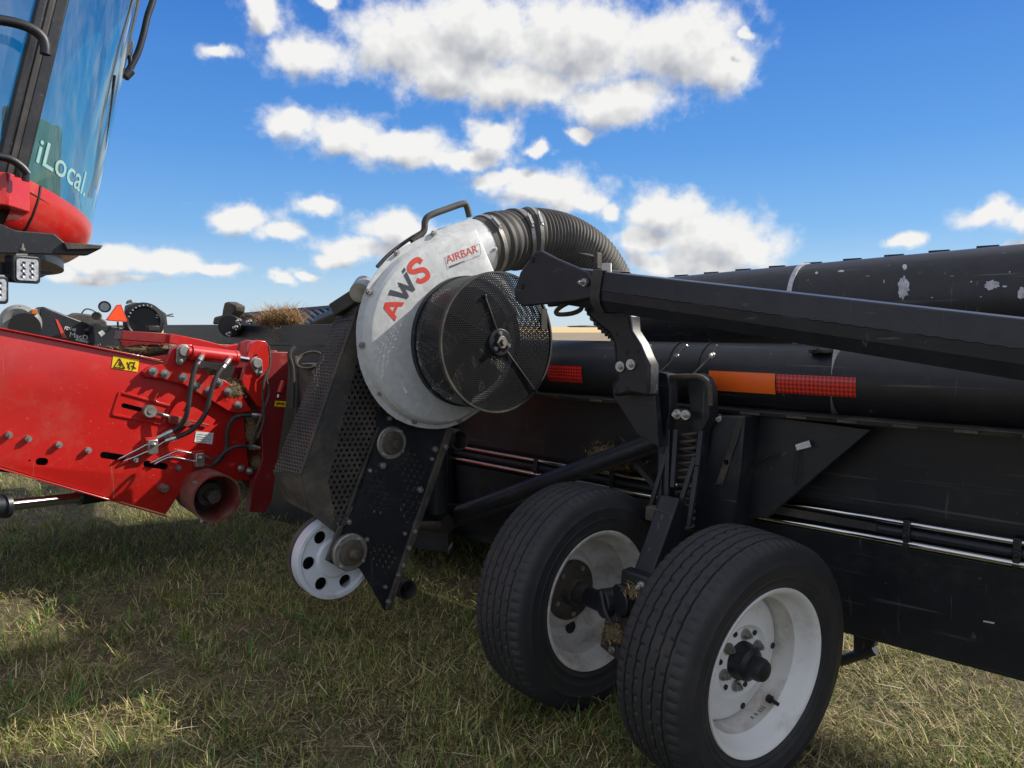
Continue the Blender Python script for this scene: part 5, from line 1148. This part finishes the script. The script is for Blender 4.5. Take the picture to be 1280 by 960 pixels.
b = MB(); b.lathe(pcn, AX, [(-.08, 0), (-.08, pr * .88), (-.07, pr * .88)], 40); b.build('pulley_web', 'ink', blower)
MB().bar(A(*z6(340, 560), pc + .006), A(*z6(283, 715), pc + .006), .02, .012, up=AX).build('belt_strip', 'hose_rubber', blower, bevel=.003)
# open pipe stubs
for (x, y), r, L in (((640, 845), .040, .15), ((872, 178), .042, .10)):
    c = A(*z6(x, y), pc + .01); b = MB(); b.lathe(c - AX * L, AX, [(0, r), (L, r), (L, r * .86), (.02, r * .86), (.02, 0)], 32); b.build('pipe_stub', 'dusty_black', blower)
MB().bar(A(*z6(600, 800), pc - .06), A(*z6(640, 845), pc - .06), .06, .03).build('stub_bracket', 'black_paint', blower)
for pts in ([(552, 500), (560, 560), (548, 640)], [(604, 500), (596, 560), (600, 600)]): pass
MB().cyl(A(545, 500, -.25), A(545, 640, -.25), .05, 16).build('mast_post', 'black_paint', blower)
MB().bar(A(500, 640, -.25), Yp(600, 640, -.06), .05, .07).build('mount_bracket', 'black_paint', blower)

# ================================================================== flexible hose
ah = thing('air_hose', d1, 'dusty black corrugated hose arching from blower outlet to the air manifold', 'hose')
t_d = (d1[0] - CAM[0]) * UX[1] + (d1[1] - CAM[1]) * FW[1]
HP = [d1 - dd_ * .03, d1 + dd_ * .05] + [beam_ray(x, y, t_d + dt) for x, y, dt in [(640, 300, .085), (668, 298, .135), (702, 304, .21), (733, 323, .28), (753, 350, .33), (768, 382, .37), (792, 404, .36)]]
print('hose depth', t_d, [proj(p) for p in HP[:3]])
path = smooth_path(HP, 44); seglen = [0]
for i in range(1, len(path)): seglen.append(seglen[-1] + np.linalg.norm(path[i] - path[i - 1]))
def hr(l):
    if l < .07: return .1195
    if l < .085: return .126
    if l < .20: return .119 + .0075 * (.5 - .5 * math.cos((l - .085) * 2 * math.pi / .0383))
    if l < .225: return .131
    if l < .265: return .122
    if l < .30: return .130
    return .1265 + .0042 * math.cos((l - .30) * 2 * math.pi / .0165)
dense = []; Lt = seglen[-1]; k = 0
for l in np.arange(0, Lt, .0033):
    while k < len(seglen) - 2 and seglen[k + 1] < l: k += 1
    f_ = (l - seglen[k]) / max(seglen[k + 1] - seglen[k], 1e-6); dense.append((path[k] + (path[k + 1] - path[k]) * f_, l))
b = MB(); b.tube([p for p, l in dense], [hr(l) for p, l in dense], 56); b.build('hose_wall', 'hose_rubber', ah, sharp=80)
def hose_band(l0, w, r, m, name):
    i = int(l0 / .0033); p = dense[i][0]; t = norm(dense[i + 2][0] - dense[i - 2][0] if i > 2 else dense[i + 2][0] - p); b = MB()
    b.lathe(p, t, [(-w / 2, r - .006), (-w / 2, r), (w / 2, r), (w / 2, r - .006)], 56, closed=True); o = b.build(name, m, ah)
    x, y = frame(t); best = min(range(0, 360, 10), key=lambda a: np.linalg.norm(p + r * (x * math.cos(R(a)) + y * math.sin(R(a))) - (CAM + V(0, .3, 2.0)))); a = R(best); q = p + (r + .004) * (x * math.cos(a) + y * math.sin(a)); tt = -x * math.sin(a) + y * math.cos(a)
    MB().bar(q - tt * .022, q + tt * .022, w * .9, .012, up=t).cyl(q - tt * .035, q + tt * .035, .005, 8).build('clamp_screw', 'zinc', o)
hose_band(.045, .018, .1235, 'steel_dull', 'hose_clamp'); hose_band(.245, .020, .1265, 'steel_dull', 'hose_clamp'); hose_band(.285, .016, .1335, 'steel_dull', 'hose_clamp')
b = MB(); b.bar(Yp(745, 322, -.02), Yp(728, 318, .0), .05, .012); b.bar(Yp(747, 316, -.03), Yp(747, 336, -.03), .03, .02); b.build('hose_hook', 'dusty_black', ah, bevel=.002)

# ================================================================== twin transport wheels
axle = thing('transport_axle', (-.40, -.63, 0), 'pair of road tyres with white steel rims on the header transport axle', 'wheels')
def part_empty(name, root, label=None):
    o = bpy.data.objects.new(name, None); col.objects.link(o); o.parent = root; o.empty_display_size = .1; BASE[o.name] = BASE[root.name]
    if label: o['label'] = label
    return o
def tyre_mesh(c, a, Rt, W, rr):
    a = norm(a); h = norm(np.cross(UP, a)); v = np.cross(a, h); N = 300
    hw = W / 2; xs = list(np.linspace(-.80, .80, 97))
    def tread_r(x): return Rt - .006 * abs(x) ** 3 - .004 * x * x
    side = [(.84, Rt - .0085), (.90, Rt - .0125), (.945, Rt - .020), (.98, Rt - .036), (1.0, Rt - .054), (1.014, Rt - .057), (1.002, Rt - .060), (.998, Rt - .078), (.985, Rt - .088), (.995, Rt - .090), (.98, Rt - .093), (.955, rr + .030), (.965, rr + .026), (.94, rr + .022), (.90, rr + .013), (.86, rr + .008), (.76, rr + .002)]
    prof = [(-x, r) for x, r in reversed(side)] + [(x, tread_r(x)) for x in xs] + side; m = len(prof); vs = []
    gl = (-.56, -.28, 0, .28, .56)
    for i in range(N):
        t = 2 * math.pi * i / N; zig = .009 * (1 if (i // 3) % 2 else -1) * (1 if i % 3 == 1 else .6)
        for x, r in prof:
            ax_ = abs(x)
            if ax_ <= .8:
                for g_ in gl:
                    if abs(x - g_ - zig) < .017: r -= .007; break
                else:
                    if ax_ > .66 and i % 4 == 0: r -= .0035
                    elif ax_ < .53 and i % 6 == 3 and (abs(ax_ - .20) < .05 or abs(ax_ - .47) < .05): r -= .004
            elif .80 < ax_ < .94 and r > Rt - .025: r -= .003 if i % 4 == 0 else 0
            pt = c + a * (x * hw) + r * (h * math.cos(t) + v * math.sin(t)); pt[2] = max(pt[2], .004)
            vs.append(pt)
    b = MB(); b.add(vs, [(i * m + j, ((i + 1) % N) * m + j, ((i + 1) % N) * m + j + 1, i * m + j + 1) for i in range(N) for j in range(m - 1)])
    return b, h, v
def wheel(c, a, Rt, W, rr, style, label):
    w = part_empty('wheel', axle, label); c = np.asarray(c, float); a = norm(a)
    b, h, v = tyre_mesh(c, a, Rt, W, rr); ty = b.build('tyre', 'rubber', w, sharp=28)
    m = 'white_rim' if style == 'outer' else 'old_rim'; e = W / 2 * .90
    barrel = [(e - .006, rr + .004), (e, rr + .011), (e + .004, rr + .009), (e + .002, rr + .001), (e - .006, rr - .006), (e - .018, rr - .011), (e - .032, rr - .015), (e - .052, rr - .030), (e - .085, rr - .034), (-e + .06, rr - .034), (-e + .03, rr - .018), (-e, rr + .006)]
    b = MB(); b.lathe(c, a, barrel[:8], 96); rim = b.build('rim', m, w, sharp=50)
    b = MB(); b.lathe(c, a, [(barrel[7][0] + .0005, barrel[7][1] + .0012)] + barrel[7:], 96); b.build('rim_barrel', 'rim_dusty' if style == 'outer' else 'old_rim', w, sharp=50)
    q = lambda ang, r, off: c + a * off + r * (h * math.cos(R(ang)) + v * math.sin(R(ang)))
    if style == 'outer':
        d0 = -.002
        b = MB(); b.lathe(c, a, [(d0 - .02, rr - .033), (d0 - .006, rr - .040), (d0 + .002, rr - .052), (d0 + .004, rr - .075), (d0 + .020, rr - .10), (d0 + .026, .098), (d0 + .016, .086), (d0 + .016, .05), (d0 + .018, .045)], 96)
        ds = b.build('wheel_disc', m, w, sharp=30)
        for k in range(6):
            MB().bolt(q(20 + 60 * k, .070, d0 + .018), a, .0155, .016, washer=True).build('lug_nut', 'steel_dull', w)
            p = q(50 + 60 * k, .082, d0 + .0185); MB().cyl(p - a * .004, p + a * .001, .0075, 12).build('stud_hole', 'ink', w)
        for k in range(5): p = q(70 + 72 * k, rr - .058, d0 + .0035); MB().cyl(p - a * .004, p + a * .0015, .009, 12).build('vent_hole', 'ink', w)
        b = MB(); b.lathe(c, a, [(d0 + .0, .052), (d0 + .030, .051), (d0 + .036, .047), (d0 + .052, .045), (d0 + .060, .032), (d0 + .085, .031), (d0 + .096, .026), (d0 + .1, .012), (d0 + .1, 0)], 40); b.build('hub_cap', 'tube_paint', w, sharp=40)
        p = q(-50, rr - .038, .035); MB().cyl(p, p + a * .03 - h * .004, .0055, 10).cyl(p - a * .006, p + a * .006, .011, 12).build('valve_stem', 'ink', w)
        for k, (an, wd) in enumerate(((-74, .012), (-69, .012), (-64, .020), (-61.5, .020), (-59, .020))):      # stamped markings on the barrel
            p = q(an, rr - .0338, .028); tg_ = norm(np.cross(a, p - c)); MB().bar(p - tg_ * .002, p + tg_ * (.004 if k < 2 else .0015), wd, .0012, up=norm(p - c)).build('rim_stamp', 'grey_plastic', w)
    else:
        d0 = -.055
        b = MB(); b.lathe(c, a, [(d0 + .05, rr - .034), (d0 + .02, rr - .040), (d0 + .0, rr - .052), (d0 - .004, rr - .08), (d0 + .016, rr - .10), (d0 + .02, .095), (d0 + .010, .08), (d0 + .01, .0)], 96); b.build('wheel_disc', m, w, sharp=30)
        b = MB(); b.lathe(c, a, [(d0 + .012, .0), (d0 + .012, .100), (d0 + .030, .100), (d0 + .034, .094), (d0 + .034, .05), (d0 + .06, .044), (d0 + .062, .0)], 48); hp_ = b.build('hub_plate', 'iron_brown', w, bevel=.002)
        for t in (60, 130, 200, 270, 340): MB().bolt(q(t, .078, d0 + .034), a, .0095, .007, washer=False).build('bolt', 'steel_dull', w)
        b = MB(); b.lathe(c, a, [(d0 + .06, .036), (d0 + .105, .034), (d0 + .105, .024), (d0 + .09, .02), (d0 + .09, 0)], 28); b.build('hub_boss', 'dusty_black', w)
        for t in (-80, 110): p = q(t, rr - .07, d0 + .001); MB().cyl(p - a * .004, p + a * .003, .021 if t < 0 else .008, 18).build('vent_hole', 'ink', w)
    return c, a, h, v
def adir(yaw, cm): return V(math.cos(yaw) * math.cos(cm), math.sin(yaw) * math.cos(cm), math.sin(cm))
cR = wheel((-.097, -.663, .338), adir(-.20, -.055), .346, .228, .214, 'outer', 'clean white rim with black hub cap and grey lug nuts')
cL = wheel((-.700, -.590, .348), adir(-.10, -.015), .358, .215, .215, 'inner', 'dirty older rim seen from its hollow side with a dark hub plate')
p, q = cL[0] + cL[1] * .0, cR[0] - cR[1] * .02
b = MB(); b.cyl(cL[0] + cL[1] * .04, q, .032, 20); b.build('axle_tube', 'black_paint', axle)
mid = (p + q) / 2
for off, dz, r in ((.17, .02, .045), (.24, .05, .05)):
    c = cL[0] + cL[1] * off + V(0, 0, dz); MB().cyl(c - V(.02, .05, 0), c + V(.03, .06, .0), r, 18).build('pivot_boss', 'black_paint', axle, bevel=.004)
c = cL[0] + cL[1] * .20
MB().prism([c + V(-.06, -.04, -.12), c + V(.16, -.04, -.20), c + V(.20, -.04, -.10), c + V(.10, -.04, .10), c + V(-.02, -.04, .07)], (0, .02, 0)).build('axle_bracket', 'dusty_black', axle, bevel=.004)
MB().bolt(c + V(-.01, -.042, -.115), RY, .012, .012).build('bolt', 'zinc', axle)
for dx in (.10, .14): MB().bolt(c + V(dx, -.05, .115 - (dx - .1) * .5), RY, .013, .02).build('bolt', 'zinc', axle)
MB().bar(c + V(.05, .0, .0), V(-.45, -.40, .66), .07, .09).build('axle_arm', 'black_paint', axle, bevel=.006)
MB().bar(c + V(.02, -.02, .12), c + V(.2, -.02, .11), .05, .05).build('axle_clamp', 'black_paint', axle, bevel=.006)
MB().tube(smooth_path([c + V(-.05, -.05, .06), c + V(0, -.08, .0), c + V(.06, -.06, -.06), c + V(.1, -.05, -.02)], 6), .006, 8).build('grease_line', 'hose_black', axle)

# ================================================================== crop residue caught on the machinery
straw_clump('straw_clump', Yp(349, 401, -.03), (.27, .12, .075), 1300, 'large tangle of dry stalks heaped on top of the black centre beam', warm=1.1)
straw_clump('straw_clump', Yp(344, 410, -.13), (.07, .04, .14), 160, 'narrow tuft of dry stalks hanging down over the beam edge', core=False)
straw_clump('straw_clump', Yp(766, 572, -.12), (.17, .06, .075), 300, 'rounded brown straw clump stuck on the pipes behind the left tyre', stray=.5)
straw_clump('straw_clump', cL[0] + cL[1] * .22 + V(0, -.07, -.05), (.06, .04, .05), 160, 'small brown straw ball packed against the axle between both wheels', stray=.5)
straw_clump('straw_clump', cL[0] + cL[1] * .27 + V(.02, -.04, .09), (.06, .05, .03), 140, 'loose straw tuft on top of the axle bolts beside the left rim', stray=.7)
straw_clump('straw_clump', S(*z3(590, 250), -3.3), (.10, .30, .045), 260, 'straw bed lying in the dark recess of the red float beam', stray=.35)
straw_clump('straw_clump', S(*z3(938, 408), -2.985), (.045, .085, .075), 420, 'dusty chaff packed behind the rocker arm of the red feeder house', stray=.5)
straw_clump('straw_clump', S(*z3(1030, 700), -2.99), (.035, .05, .06), 160, 'brown chaff lodged at the foot of the red adapter plate above the open tube', stray=.5)
straw_clump('straw_clump', S(*z3(820, 335), -2.99), (.03, .10, .03), 120, 'thin line of chaff below the red tilt cylinder', stray=.4)
straw_clump('straw_clump', S(*z3(1010, 570), -2.99), (.04, .06, .13), 260, 'grey brown crop dust caked beside the red adapter plate', stray=.3)

# ================================================================== far off
def far_trees():
    b = MB()
    for k in range(90):
        a = R(44) + R(40) * (rng.random() * 2 - 1); d = 1700 + 600 * rng.random(); x, y = -math.sin(a) * d, math.cos(a) * d; h = rng.uniform(3, 6); w = rng.uniform(14, 40)
        if vnoise(np.array([math.degrees(a)]), np.array([0.]), .35, 9)[0] < .5: continue
        N = 9; vs = []
        for i in range(N):
            for j in range(5):
                t = 2 * math.pi * i / N; e = math.pi * (j + .5) / 5 - math.pi / 2; kk = rng.uniform(.75, 1.2)
                vs.append(V(x + w * kk * math.cos(e) * math.cos(t), y + w * kk * math.cos(e) * math.sin(t), h * .4 + h * kk * math.sin(e) * .6))
        b.add(vs, [(i * 5 + j, ((i + 1) % N) * 5 + j, ((i + 1) % N) * 5 + j + 1, i * 5 + j + 1) for i in range(N) for j in range(4)])
    mat('far_foliage', (.12, .15, .13), (.09, .115, .10), rough=.9, scale=.5)
    o = b.build('far_treeline', 'far_foliage', sharp=180); tag(o, kind='stuff', label='low hazy line of trees along the far horizon', cat='trees')
far_trees()
